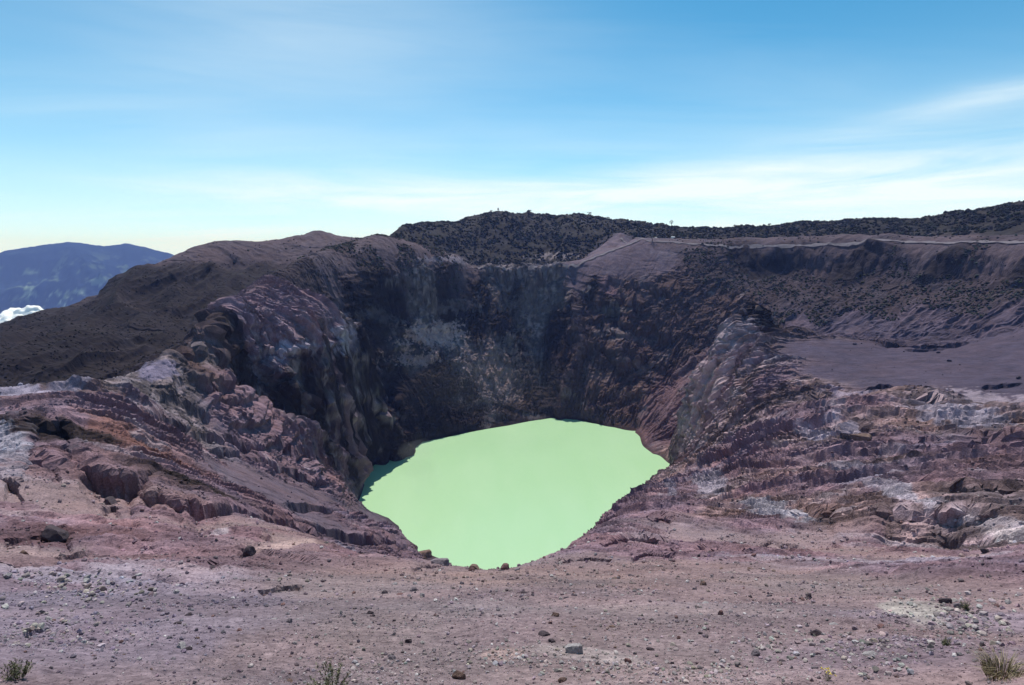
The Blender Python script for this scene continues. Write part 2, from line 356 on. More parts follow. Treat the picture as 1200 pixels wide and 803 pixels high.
S('wall', (430, 370, 640), (480, 400, 640), (520, 450, 640), (560, 380, 710), (500, 490, 600), (600, 340, 765), (560, 480, 640), (620, 470, 680), (650, 380, 745), (650, 440, 705), (600, 420, 720), (470, 440, 600), (440, 350, 655), (700, 350, 755), (720, 360, 745), (600, 485, 655))
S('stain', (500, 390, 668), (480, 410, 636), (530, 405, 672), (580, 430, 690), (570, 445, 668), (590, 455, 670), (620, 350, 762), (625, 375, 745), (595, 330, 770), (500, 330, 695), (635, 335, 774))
S('brown', (690, 420, 695), (740, 420, 700), (700, 470, 655), (760, 400, 715), (800, 380, 735), (720, 480, 640), (780, 350, 770), (840, 360, 755), (730, 440, 685))
S('red', (790, 465, 660), (820, 435, 670), (760, 500, 600), (840, 410, 690), (780, 490, 610), (130, 640, 75), (60, 640, 75), (720, 345, 760))
S('scrub', (900, 330, 785), (1000, 335, 760), (860, 325, 800), (950, 360, 735), (1050, 340, 735), (1100, 335, 735), (1200, 335, 692), (820, 310, 815), (1150, 350, 690), (1400, 340, 680), (900, 370, 710))
S('rill', (1150, 375, 640), (1080, 380, 680), (1000, 385, 700), (1200, 365, 660), (940, 378, 720), (1120, 365, 670), (1300, 365, 660))
S('sand', (1000, 420, 520), (1100, 430, 470), (1200, 430, 460), (980, 440, 450), (1150, 410, 540), (1050, 450, 415), (1300, 420, 500), (1150, 452, 410), (950, 415, 520), (1200, 450, 420))
S('ash', (800, 286, 850), (900, 292, 840), (1000, 292, 812), (1100, 292, 770), (1200, 292, 725), (900, 284, 900), (1100, 281, 810), (1400, 290, 700))
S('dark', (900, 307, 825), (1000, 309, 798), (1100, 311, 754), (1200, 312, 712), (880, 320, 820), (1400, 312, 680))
S('white', (820, 480, 530), (835, 450, 535), (845, 430, 545), (850, 500, 440), (840, 580, 220), (870, 590, 190), (900, 612, 150), (960, 612, 145), (1050, 590, 140), (1180, 625, 115), (1120, 610, 125), (1190, 640, 105),
  (1160, 500, 300), (1100, 480, 360), (1180, 480, 340), (1050, 470, 390), (990, 560, 210), (930, 465, 420), (960, 520, 300), (810, 500, 535))
S('wood', (400, 420, 2600), (900, 420, 2600))
S('white', (850, 405, 553), (862, 425, 520), (872, 400, 548), (840, 440, 530), (880, 440, 465))
S('rock', (340, 508, 388), (365, 522, 405), (395, 543, 438), (414, 552, 470), (420, 560, 485), (300, 484, 355), (270, 470, 345), (250, 480, 310), (310, 480, 368))
S('shaderock', (345, 470, 414), (320, 460, 400), (390, 440, 448), (410, 470, 490), (430, 470, 522), (460, 510, 537), (445, 525, 530), (420, 500, 505), (350, 485, 413), (395, 512, 455), (415, 525, 500), (280, 425, 395), (395, 420, 480), (435, 500, 528))
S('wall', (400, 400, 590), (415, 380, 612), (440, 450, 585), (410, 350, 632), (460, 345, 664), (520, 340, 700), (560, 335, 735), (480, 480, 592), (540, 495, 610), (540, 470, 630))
S('rock', (310, 355, 455), (350, 355, 482), (370, 362, 495), (390, 380, 500), (330, 385, 430), (300, 385, 420), (360, 385, 450))
S('scrub', (340, 335, 545), (370, 330, 600), (410, 305, 690), (430, 320, 680), (480, 318, 705), (520, 315, 735), (470, 290, 745))
S('ash', (440, 300, 710), (460, 310, 705), (400, 325, 650), (540, 312, 752))
S('brown', (700, 360, 748), (730, 350, 760), (680, 400, 718), (720, 400, 712), (780, 330, 785), (740, 380, 728), (690, 440, 678), (820, 370, 740), (860, 350, 760))
S('rock', (1000, 640, 112), (900, 660, 90), (750, 650, 90), (150, 650, 72), (60, 680, 48), (300, 640, 82), (400, 655, 78), (1150, 680, 60), (1250, 640, 100))
S('gravel', (950, 635, 115), (250, 625, 95), (100, 600, 98), (820, 635, 120), (1100, 665, 90), (600, 660, 70), (1000, 655, 105), (60, 582, 108), (1180, 665, 88))
kinds = list(KIND)
SA = np.array([[s[0], s[1] * 0.9] for s in seeds]); SK = np.array([kinds.index(s[3]) for s in seeds])

def kind_weights(az, lr, wx, wy):
    """az, lr flat; wx, wy warps -> (n, kinds)"""
    a = az + wx; l = (lr + wy) * 0.9
    Wt = np.zeros((len(a), len(kinds)), np.float32)
    for s in range(len(SA)):
        d2 = (a - SA[s, 0]) ** 2 + (l - SA[s, 1]) ** 2
        Wt[:, SK[s]] += 1.0 / (d2 + 2e-5) ** 3
    Wt /= Wt.sum(1, keepdims=True)
    return Wt

# medium grid for kinds
ka = np.linspace(AZ[0], AZ[-1], 620); kr = cr[::2]
KA, KR = np.meshgrid(ka, kr)
rr = np.exp(KR); kx, ky = rr * np.sin(KA), rr * np.cos(KA)
def polar_noise(a, l, s, o=0.0): return perlin(a * s + o, l * s + o, np.zeros_like(a) + o)
wf_ = 1 - 0.65 * sstep(5.5, 5.9, KR)
w1 = 0.030 * polar_noise(KA, KR, 14, 3.3) + 0.022 * polar_noise(KA, KR, 45, 7.7) + .012 * polar_noise(KA, KR, 130, 17.7)
w2 = 0.035 * polar_noise(KA, KR, 14, 13.3) + 0.025 * polar_noise(KA, KR, 45, 27.7) + .014 * polar_noise(KA, KR, 130, 1.7)
w1 *= wf_; w2 *= wf_
KW = kind_weights(KA.ravel(), KR.ravel(), w1.ravel(), w2.ravel()).reshape(KA.shape + (len(kinds),))
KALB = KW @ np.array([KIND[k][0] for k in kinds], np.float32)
KPAR = KW @ np.array([KIND[k][1:] for k in kinds], np.float32)
def up2(F, lr, az):
    i = np.clip(np.searchsorted(kr, lr) - 1, 0, len(kr) - 2); t = ((lr - kr[i]) / (kr[i + 1] - kr[i]))[:, None].astype(np.float32)
    G = F[i] * (1 - t) + F[i + 1] * t
    x = (az - ka[0]) / (ka[1] - ka[0]); j = np.clip(x.astype(int), 0, len(ka) - 2); s = (x - j)[None].astype(np.float32)
    return G[:, j] * (1 - s) + G[:, j + 1] * s

LR = np.log(R_)
T = upsample(CT, LR, AZ)
AG, RG = np.meshgrid(AZ, R_)
X = (RG * np.sin(AG)).astype(np.float32); Y = (RG * np.cos(AG)).astype(np.float32); Z = (RG * T).astype(np.float32)
rough, gully, strata = (up2(KPAR[..., k], LR, AZ).astype(np.float32) for k in range(3))
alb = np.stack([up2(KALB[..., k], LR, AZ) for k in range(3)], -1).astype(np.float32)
w_wood = up2(KW[..., kinds.index('wood')], LR, AZ); w_scrub = up2(KW[..., kinds.index('scrub')], LR, AZ); w_dark = up2(KW[..., kinds.index('dark')], LR, AZ)
w_white = up2(KW[..., kinds.index('white')] + KW[..., kinds.index('stain')], LR, AZ)

def normals(X, Y, Z):
    du = [np.gradient(A_, axis=1) for A_ in (X, Y, Z)]; dv = [np.gradient(A_, axis=0) for A_ in (X, Y, Z)]
    nx = du[1] * dv[2] - du[2] * dv[1]; ny = du[2] * dv[0] - du[0] * dv[2]; nz = du[0] * dv[1] - du[1] * dv[0]
    l = np.sqrt(nx * nx + ny * ny + nz * nz) + 1e-9
    return nx / l, ny / l, nz / l
# ledges: broken lips with a steep drop on the side of the viewer (px, py polyline; drop in m; run-out in m)
def base_hit(px, py):
    a, Tt = ray(px, py); j = int(np.clip(np.searchsorted(AZ, a), 1, NA - 2))
    col_ = np.maximum.accumulate(T[:, j]); i = int(np.clip(np.searchsorted(col_, Tt), 1, NR - 1))
    return a, R_[i]
DZ = np.zeros_like(Z); DR = np.zeros_like(Z)
LEDGES = [
 ([(1028, 606), (1050, 600), (1100, 600), (1140, 598), (1178, 606)], 3.2, 9), ([(928, 612), (945, 605), (985, 606)], 4.0, 10), ([(890, 640), (905, 636), (950, 643)], 1.5, 6),
 ([(738, 656), (760, 650), (795, 655)], 2.4, 6), ([(650, 662), (690, 655), (720, 657)], 1.2, 5), ([(800, 652), (850, 648), (885, 652)], 1.4, 5), ([(855, 655), (890, 652)], 1.6, 5), ([(760, 612), (775, 608), (790, 612)], 3, 8), ([(700, 640), (740, 632), (800, 640)], 2, 8),
 ([(770, 650), (830, 645), (850, 640)], 1.8, 5), ([(1100, 625), (1165, 632), (1200, 628)], 2.0, 6),
 ([(205, 588), (240, 597), (280, 606), (330, 616), (372, 632)], 5.5, 18), ([(320, 606), (370, 618), (430, 632), (480, 644)], 6, 20), ([(330, 590), (390, 600), (440, 612)], 5, 18),
 ([(92, 548), (110, 556), (145, 566), (178, 560)], 8, 16), ([(55, 520), (85, 530), (100, 540)], 6, 14), ([(25, 500), (55, 497), (85, 508)], 7, 14), ([(0, 565), (25, 566)], 3, 8),
 ([(112, 588), (128, 583), (142, 588)], 2.2, 6), ([(38, 632), (60, 624), (84, 632)], 2.0, 6), ([(0, 634), (40, 634)], 1.0, 5), ([(132, 640), (160, 636), (184, 640)], 1.1, 4), ([(60, 652), (110, 646)], .8, 4), ([(276, 650), (288, 645), (303, 650)], 1.9, 5),
 ([(300, 650), (330, 655), (372, 664)], 0.9, 4), ([(238, 668), (262, 664)], .8, 4), ([(300, 694), (330, 690), (356, 686)], .5, 2.5), ([(0, 668), (50, 666)], .7, 4), ([(20, 745), (60, 738), (90, 735)], .18, 1.2), ([(30, 718), (60, 712)], .25, 1.6), ([(480, 668), (520, 666)], .8, 4),
 ([(992, 512), (1008, 500), (1028, 512)], 7, 14), ([(1026, 528), (1050, 520), (1085, 524), (1130, 522)], 5, 14), ([(1130, 522), (1165, 523), (1200, 524)], 8, 16), ([(1060, 490), (1085, 482), (1112, 484)], 5, 14), ([(1120, 486), (1145, 478), (1165, 482)], 5, 14), ([(1085, 575), (1140, 578), (1200, 576)], 2.2, 10), ([(1008, 462), (1030, 452), (1070, 455), (1082, 462)], 5, 16),
 ([(1150, 454), (1175, 449), (1200, 450)], 3, 12), ([(980, 560), (1040, 545), (1110, 535)], 2.5, 10), ([(900, 590), (960, 580), (1030, 585)], 2, 8), ([(930, 480), (960, 470), (990, 476)], 4, 14), ([(880, 510), (920, 500), (960, 502)], 4, 14),
 ([(915, 392), (940, 392), (1000, 397), (1040, 402), (1080, 403), (1150, 399)], 7, 26), ([(1060, 407), (1110, 406)], 3, 12),
 ([(868, 378), (885, 362), (902, 374)], 20, 26), ([(850, 410), (865, 400), (880, 404)], 9, 16),
 ([(858, 303), (900, 302), (1000, 303), (1100, 304), (1200, 305), (1350, 306)], 4, 14),
 ([(228, 456), (262, 450), (300, 470)], 7, 18), ([(240, 520), (280, 530), (330, 548), (380, 572)], 6, 20), ([(215, 505), (260, 512), (310, 530)], 5, 16), ([(310, 512), (350, 530), (400, 556)], 6, 18), ([(255, 388), (300, 396), (350, 398)], 9, 24),
 ([(140, 480), (190, 492), (220, 505)], 5, 14), ([(180, 460), (220, 472), (250, 486)], 5, 14), ([(20, 545), (70, 548)], 3, 9), ([(160, 575), (190, 583), (215, 592)], 4, 12),
 ([(560, 318), (610, 320), (665, 318)], 16, 30), ([(440, 336), (500, 331), (545, 324)], 14, 30), ([(680, 345), (720, 350), (760, 362)], 14, 30), ([(690, 372), (740, 378), (800, 392)], 10, 24), ([(680, 410), (720, 415), (770, 425)], 10, 22), ([(700, 332), (760, 338), (820, 350)], 8, 20),
]
for li, (P, hgt, run) in enumerate(LEDGES):
    q = [base_hit(*p) for p in P]
    aa = np.array([p[0] for p in q]); lr_ = np.log([p[1] for p in q])
    o_ = np.argsort(aa); aa, lr_ = aa[o_], lr_[o_]
    js = np.where((AZ > aa[0]) & (AZ < aa[-1]))[0]
    if len(js) < 3: continue
    t_ = (AZ[js] - aa[0]) / (aa[-1] - aa[0])
    rm = float(np.exp(lr_.mean()))
    lip = np.exp(np.interp(AZ[js], aa, lr_)) * (1 + 0.020 * perlin(AZ[js] * 40, np.full(len(js), li * 3.3), np.zeros(len(js))) + 0.009 * perlin(AZ[js] * 130, np.full(len(js), li * 3.3), np.zeros(len(js)) + 5))
    if rm < 260 and P[0][0] > 600: hgt = hgt * .75
    hh = hgt * np.clip(np.sin(np.pi * np.clip(t_, 0, 1)) * 3.0, 0, 1) * (0.85 + 0.4 * perlin(AZ[js] * 45, np.full(len(js), li * 1.7), np.zeros(len(js)) + 2))
    d_ = lip[None] - RG[:, js]
    DZ[:, js] -= (hh[None] * sstep(0, max(0.004 * rm, hgt * .32), d_) * np.exp(-np.clip(d_, 0, None) / run)).astype(np.float32)
    f_in = sstep(0, max(0.004 * rm, hgt * .32), d_)
    DR[:, js] += (hh[None] * (0.75 * f_in * np.exp(-np.clip(d_, 0, None) / (hgt * 1.2)) - 0.25 * (1 - f_in) * np.exp(-np.clip(-d_, 0, None) / (hgt * 1.2)))).astype(np.float32)
    DZ[:, js] += (0.22 * hh[None] * np.exp(-np.clip(-d_, 0, None) / (run * .6)) * (1 - sstep(0, max(0.004 * rm, hgt * .32), d_))).astype(np.float32)
Z += DZ * sstep(0.0, 10.0, np.abs(Z - LAKE))
# sharp rock fins standing out of the shaded cliff (px, py polyline; width m; height m; how pale: lighter rock plus sun painted on the edges)
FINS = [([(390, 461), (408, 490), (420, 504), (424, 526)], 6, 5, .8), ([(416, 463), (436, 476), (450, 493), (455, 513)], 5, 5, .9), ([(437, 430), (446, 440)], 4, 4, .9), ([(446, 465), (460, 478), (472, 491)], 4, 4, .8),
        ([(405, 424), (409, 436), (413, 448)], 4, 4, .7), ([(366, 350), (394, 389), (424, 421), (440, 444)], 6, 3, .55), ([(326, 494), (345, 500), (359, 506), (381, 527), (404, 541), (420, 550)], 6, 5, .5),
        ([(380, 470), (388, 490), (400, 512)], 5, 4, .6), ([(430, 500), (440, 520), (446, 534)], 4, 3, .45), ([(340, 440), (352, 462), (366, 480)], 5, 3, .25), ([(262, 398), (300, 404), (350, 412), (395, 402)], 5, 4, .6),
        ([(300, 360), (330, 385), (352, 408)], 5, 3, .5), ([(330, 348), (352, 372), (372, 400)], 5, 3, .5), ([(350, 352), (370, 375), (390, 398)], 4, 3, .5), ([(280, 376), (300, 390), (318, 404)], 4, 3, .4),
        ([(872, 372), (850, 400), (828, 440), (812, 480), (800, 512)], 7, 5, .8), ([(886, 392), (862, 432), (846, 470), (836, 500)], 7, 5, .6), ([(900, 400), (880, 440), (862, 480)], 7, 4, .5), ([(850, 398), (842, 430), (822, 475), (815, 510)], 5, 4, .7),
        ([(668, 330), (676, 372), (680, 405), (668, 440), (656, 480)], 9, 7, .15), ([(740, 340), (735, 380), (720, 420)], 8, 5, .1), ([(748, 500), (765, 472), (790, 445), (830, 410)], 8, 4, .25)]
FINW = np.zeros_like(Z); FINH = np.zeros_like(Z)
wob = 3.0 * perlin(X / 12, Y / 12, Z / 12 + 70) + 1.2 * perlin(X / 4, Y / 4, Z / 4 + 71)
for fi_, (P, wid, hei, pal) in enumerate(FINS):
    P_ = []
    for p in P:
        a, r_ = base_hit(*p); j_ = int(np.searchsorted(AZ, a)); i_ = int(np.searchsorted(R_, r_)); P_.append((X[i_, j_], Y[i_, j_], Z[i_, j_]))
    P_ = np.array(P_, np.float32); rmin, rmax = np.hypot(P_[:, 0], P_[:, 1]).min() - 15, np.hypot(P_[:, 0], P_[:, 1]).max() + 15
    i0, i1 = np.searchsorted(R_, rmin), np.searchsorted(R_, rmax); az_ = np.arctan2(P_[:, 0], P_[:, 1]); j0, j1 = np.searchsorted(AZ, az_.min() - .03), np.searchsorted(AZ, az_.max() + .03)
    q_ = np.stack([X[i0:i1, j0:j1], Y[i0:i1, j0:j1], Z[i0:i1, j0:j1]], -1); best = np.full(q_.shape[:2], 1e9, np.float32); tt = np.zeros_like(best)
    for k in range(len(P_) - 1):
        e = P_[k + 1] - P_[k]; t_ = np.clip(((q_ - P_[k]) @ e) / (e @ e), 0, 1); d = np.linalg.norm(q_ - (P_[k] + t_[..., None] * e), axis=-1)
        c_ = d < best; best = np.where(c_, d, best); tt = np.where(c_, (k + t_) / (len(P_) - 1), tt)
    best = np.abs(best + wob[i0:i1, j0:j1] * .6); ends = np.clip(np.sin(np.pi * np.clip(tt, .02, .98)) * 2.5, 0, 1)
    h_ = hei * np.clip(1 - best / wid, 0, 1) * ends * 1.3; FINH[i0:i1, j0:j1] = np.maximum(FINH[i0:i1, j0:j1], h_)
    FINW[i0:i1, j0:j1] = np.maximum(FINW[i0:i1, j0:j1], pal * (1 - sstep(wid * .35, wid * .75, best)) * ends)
nx, ny, nz = normals(X, Y, Z)
# bearing and distance round the middle of the crater: gullies run towards the lake
CX, CY = 15.0, 500.0
TH = np.arctan2(X - CX, Y - CY); RHO = np.hypot(X - CX, Y - CY)
shore = sstep(0.0, 10.0, np.abs(Z - LAKE))             # keep the waterline where it is
inlake = Z < LAKE

H = np.zeros_like(Z)
cav = np.zeros_like(Z)
def rows_for(lam):                                     # rows where a feature of this size is still resolved
    m = np.searchsorted(R_, lam / 0.0042); return max(0, min(NR, m))
near_f = np.clip(RG / 60.0, 0.25, 1.0).astype(np.float32)
# rolling relief, ridged
lam, k = 70.0, 0
while lam > 0.06:
    m = rows_for(lam); s = slice(0, m)
    if m > 10:
        o = 11.3 * k
        nse = perlin(X[s] / lam + o, Y[s] / lam + o, Z[s] / lam * 1.3 + o)
        rid = 0.62 - (np.abs(nse) * 1.5) ** 0.75
        amp = 0.12 * lam ** 0.92
        if lam > 30: amp *= 0.4
        sf = 1 - .4 * np.clip(strata[s], 0, 1) if lam < 25 else 1.0
        fade = sstep(0, .5, (lam / 0.0042 - RG[s]) / (lam / 0.0042)).astype(np.float32)
        damp = 1.0 if lam < 20 else near_f[s]
        if lam > 3: damp = damp * sstep(1.0 * lam, 6.0 * lam, RG[s])
        H[s] += sf * amp * fade * damp * (0.6 * rid * rough[s] + 0.4 * nse * (0.12 + 0.88 * rough[s]))
    lam *= 0.52; k += 1
# broken rock: every cell of a jittered lattice is a block with its own tilt and offset
def blocks(u, v, w, seed):
    bu, bv, bw = (np.floor(q - 0.5) for q in (u, v, w))
    best = np.full(u.shape, 1e9, np.float32); out = np.zeros(u.shape, np.float32)
    for du in (0, 1):
        for dv in (0, 1):
            for dw in (0, 1):
                cu, cv, cw = bu + du, bv + dv, bw + dw
                h = _perm[_perm[_perm[(cu.astype(np.int32) + seed) & 255] + (cv.astype(np.int32) & 255)] + (cw.astype(np.int32) & 255)]
                g = _g[h]
                ox, oy, oz = u - (cu + .5 + .42 * g[..., 0]), v - (cv + .5 + .42 * g[..., 1]), w - (cw + .5 + .42 * g[..., 2])
                d = ox * ox + oy * oy + oz * oz
                g2 = _g[(h * 7 + 31) & 255]
                val = g2[..., 0] * ox + g2[..., 1] * oy + g2[..., 2] * oz + 0.35 * g[..., 1]
                c_ = d < best
                out = np.where(c_, val, out); best = np.where(c_, d, best)
    return out
arc = TH * 360.0
wx_ = 2.2 * perlin(X / 9, Y / 9, Z / 9 + 40) + 0.7 * perlin(X / 2.5, Y / 2.5, Z / 2.5 + 60)
wz_ = 2.2 * perlin(X / 9, Y / 9, Z / 9 + 80) + 0.7 * perlin(X / 2.5, Y / 2.5, Z / 2.5 + 90)
rk = np.clip(rough * 1.25 - 0.35, 0, 1)
THD = np.degrees(TH)
nw = (sstep(122, 148, THD) + sstep(-160, -174, THD)).astype(np.float32).clip(0, 1)     # near side: beds lie across the view
mixnw = nw > 0
GX = np.where(X > 0, 0.95 * X, -0.12 * X) ; GX = np.where(np.abs(X) < 40, 0.415 * X + 0.535 * (X * X / 80 + 20) , GX).astype(np.float32)
ACR = (0.76 * (Y + GX) + 0.35 * Z + 5 * perlin(X / 70, Y / 70, Z / 70 + 9)).astype(np.float32); ALO = (X - 0.5 * Y).astype(np.float32)
for k, (lam, amp) in enumerate(((19.0, 1.5), (8.5, 1.0), (4.0, .75), (1.9, .42), (0.8, 0.20), (0.33, .08))):
    m = rows_for(lam * 1.2); s = slice(0, m)
    if m < 10: continue
    el = 3.2
    ww = min(1.0, lam / 4)
    bl = blocks((arc[s] + wx_[s] * ww) / lam, (RHO[s] + wz_[s] * ww) / (lam * el), (Z[s] + wx_[s] * ww) / (lam * 0.8), 17 * k)
    q_ = mixnw[s]
    bl2 = blocks(((ALO[s] + wx_[s] * ww) / (lam * 4.5))[q_], ((ACR[s] + wz_[s] * ww) / lam)[q_], ((Z[s] + wx_[s] * ww) / (lam * 0.8))[q_], 17 * k + 5)
    bl[q_] = bl[q_] * (1 - nw[s][q_]) + bl2 * nw[s][q_]
    msk = sstep(-0.35, 0.25, perlin(X[s] / (lam * 5) + k, Y[s] / (lam * 5), Z[s] / (lam * 5)))
    fade = sstep(0, .4, (lam * 1.2 / 0.0042 - RG[s]) / (lam * 1.2 / 0.0042)).astype(np.float32)
    amp_ = amp * (sstep(3 * lam, 12 * lam, RG[s]) if lam > 3 else 1.0)
    H[s] += 1.15 * amp_ * bl * rk[s] * (1 - .6 * np.clip(strata[s], 0, 1)) * msk * fade * (1 + nw[s] * (.9 * np.clip((RG[s] - 80) / 220, .12, 1).astype(np.float32) - 1)) * (1 + 2.2 * sstep(330, 420, RG[s]).astype(np.float32) * (1 if lam > 1.5 else 0))
# slabs that run down towards the lake, each with its broken edge on the near side
wv = perlin(X / 55, Y / 55, Z / 55) * 0.9 + perlin(X / 14, Y / 14, Z / 14 + 5) * 0.22
for k, (lam, amp) in enumerate(((24.0, 3.6), (11.0, 2.6), (5.0, 1.7), (2.4, .95), (1.1, .45), (.5, .18))):
    m = rows_for(lam * 2.2); s = slice(0, m)
    if m < 10: continue
    v = -np.abs(arc[s]) / lam + 1.0 * perlin(arc[s] / (lam * 4), RHO[s] / (lam * 12), Z[s] / (lam * 10) + 3 * k) + .3 * perlin(X[s] / (lam * 3), Y[s] / (lam * 3), Z[s] / (lam * 3) + 3 * k) + 0.12 * perlin(X[s] / (lam * .6), Y[s] / (lam * .6), Z[s] / (lam * .6))
    fr = v - np.floor(v)
    saw = sstep(0.0, 0.12, fr) - fr
    v2 = ACR[s] / (lam * 1.1) + 0.9 * perlin(ALO[s] / (lam * 9), ACR[s] / (lam * 2.5), Z[s] / (lam * 6) + 3 * k) + 0.2 * perlin(X[s] / (lam * .6), Y[s] / (lam * .6), Z[s] / (lam * .6))
    fr2 = v2 - np.floor(v2)
    saw = saw * (1 - nw[s]) + (sstep(0.0, 0.12, fr2) - fr2) * nw[s]
    on = sstep(-0.05, 0.4, perlin(arc[s] / (lam * 4) + 7, RHO[s] / (lam * 12) + k, Z[s] / (lam * 8))) * (1 - nw[s]) + nw[s] * sstep(-.25, .25, perlin(ALO[s] / (lam * 9), ACR[s] / (lam * 3.5) + k, Z[s] / (lam * 8)))
    H[s] += (1.35 + nw[s] * (2.1 * np.clip((RG[s] - 40) / 240, .22, 1).astype(np.float32) - 1.35)) * amp * saw * on * (1 - nw[s] * (1 - sstep(6 * lam, 18 * lam, RG[s]).astype(np.float32)) * (lam > 3)) * strata[s] * (0.35 + 0.65 * near_f[s]) * (sstep(4 * lam, 14 * lam, RG[s]) if lam > 3 else 1.0) * sstep(0, .4, (lam * 2.2 / 0.0042 - RG[s]) / (lam * 2.2 / 0.0042)).astype(np.float32)
# open cracks along the beds
for k, (lam, dep) in enumerate(((15.0, 1.9), (7.0, 1.1), (3.0, .55), (1.3, .25))):
    m = rows_for(lam * .5); s = slice(0, m)
    wig = 1.1 * perlin(X[s] / (lam * 1.2), Y[s] / (lam * 1.2), Z[s] / (lam * 1.2) + k)
    na_ = perlin(ACR[s] / lam + wig * .35, ALO[s] / (lam * 9), Z[s] / (lam * 9) + 4 * k)
    nb_ = perlin(np.abs(arc[s]) / lam + wig * .35, RHO[s] / (lam * 9), Z[s] / (lam * 9) + 4 * k)
    gr_ = np.exp(-(na_ / .055) ** 2) * nw[s] + np.exp(-(nb_ / .055) ** 2) * (1 - nw[s])
    on = sstep(0.0, 0.35, perlin(X[s] / (lam * 3), Y[s] / (lam * 3), Z[s] / (lam * 3) + 50 + k))
    H[s] -= dep * gr_ * on * np.clip(strata[s] * 1.3 + .15, 0, 1) * (sstep(2 * lam, 8 * lam, RG[s]) if lam > 3 else 1.0) * sstep(0, .4, (lam * .5 / 0.0042 - RG[s]) / (lam * .5 / 0.0042)).astype(np.float32)
# gullies and ribs down the walls
for k, (f, amp) in enumerate(((9, 5.0), (21, 2.6), (47, 1.6), (105, 1.0), (230, .55))):
    lam = 300.0 / f
    m = rows_for(lam); s = slice(0, m)
    if m < 10: continue
    g = perlin(TH[s] * f + wv[s] * (0.9 + .3 * k), RHO[s] / (lam * 4.0) + k * 9.1, Z[s] / (lam * 6) + k * 3.7)
    g = 0.45 - np.abs(g) * 1.7
    on = sstep(-.5, .3, perlin(X[s] / (lam * 4), Y[s] / (lam * 4), Z[s] / (lam * 4) + k * 2))
    H[s] += amp * g * gully[s] * on * sstep(110, 200, RHO[s]) * sstep(110, 330, RG[s]).astype(np.float32)
# bedding: tilted layers that stand out as ledges, seen where rock is bare
bed = Z + 0.10 * (X - 20) + 0.05 * Y + 5.0 * perlin(X / 60, Y / 60, Z / 60 + 2) + 1.2 * perlin(X / 11, Y / 11, Z / 11 + 8)
for k, (lam, amp) in enumerate(((14.0, 4.5), (5.8, 1.6), (2.1, .4), (0.8, 0.2))):
    m = rows_for(lam * 3.0); s = slice(0, m)
    if m < 10: continue
    v = bed[s] / lam + 0.8 * perlin(X[s] / (lam * 3.5), Y[s] / (lam * 3.5), Z[s] / (lam * 3.5) + k)
    fr = v - np.floor(v)
    saw = sstep(0.0, 0.16, fr) - fr                    # hard lip then a gentle fall back
    on = sstep(-0.15, 0.35, perlin(X[s] / (lam * 6), Y[s] / (lam * 6), Z[s] / (lam * 6) + 4.4 + k))
    H[s] += 1.5 * amp * saw * on * strata[s] * (0.15 + 0.85 * sstep(200, 450, RG[s]).astype(np.float32))
# long spurs on the outer flank of the left hill and on the wooded hill
for f_, amp, k in ((46, 12.0, 0), (19, 4.6, 1), (8, 1.6, 2)):
    g = perlin((X + 0.15 * Y) / f_ + 0.5 * perlin(X / 60, Y / 60, Z / 60), Y / (f_ * 4.5), np.full_like(X, 5.0 * k)); H += amp * (0.4 - np.abs(g) * 1.7) * np.clip(w_dark * 1.2, 0, 1) * sstep(280, 420, RG)
    g = perlin(X / (f_ * 1.5) + 0.6 * perlin(X / 90, Y / 90, Z / 60), Y / (f_ * 4), np.full_like(X, 9.0 + k)); H += 0.42 * amp * (0.4 - np.abs(g) * 1.7) * np.clip(w_wood * 1.2, 0, 1) * sstep(850, 950, RG)
H += FINH
H *= shore * np.clip(RG / 9.0, 0.1, 1.0)
ZB = Z.copy()
X += nx * H; Y += ny * H; Z += nz * H
Z = np.where(ZB < LAKE - 2.5, np.minimum(Z, LAKE - 1.5), Z)

# ---- colour of the ground
def n3(l, o): return perlin(X / l + o, Y / l + o, Z / l + o)
v = 1 + 0.16 * n3(40, 1.0) + 0.16 * n3(9, 2.0)
m = rows_for(4.0); v[:m] += 0.16 * n3(2.2, 3.0)[:m]
streak = perlin(TH * 60 + wv, RHO / 60, np.zeros_like(TH)); v += 0.22 * streak * gully
lay = perlin(bed / 1.6, X / 40, Y / 40); v += 0.12 * lay * strata
band = perlin(ACR / 3.6, ALO / 90, Z / 40) + .6 * perlin(ACR / 1.2, ALO / 40, Z / 20); v += 0.50 * band * strata * nw
band2 = perlin(arc / 3.4 + .3 * n3(12, 2.2), RHO / 80, Z / 60) + .6 * perlin(arc / 1.3, RHO / 40, Z / 30); v += 0.42 * band2 * strata * (1 - nw)
alb *= np.clip(v, 0.45, 1.7)[..., None]
# pale crust broken into patches
pat = sstep(-0.05, 0.45, n3(7, 5.5) + 0.6 * n3(2.6, 8.5))
crust = np.clip(w_white * 1.25, 0, 1) * (1 - pat)
alb = alb * (1 - 0.62 * crust[..., None]) 
# scattered pale crust along beds elsewhere
pc = sstep(0.42, 0.7, n3(23, 21.0) + 0.40 * band2 * (1 - nw) + .45 * band * nw + .25 * n3(4, 1.5)) * strata * 0.5
alb = alb * (1 - pc[..., None]) + pc[..., None] * np.array([.36, .33, .37], np.float32)
# hue drift between violet and brown
hue = (0.7 * n3(30, 31.0) + 0.5 * n3(6, 12.0)) * (1 + .9 * np.clip(strata, 0, 1))
alb *= np.stack([1 + 0.08 * hue, 1 - 0.02 * hue, 1 - 0.10 * hue], -1)
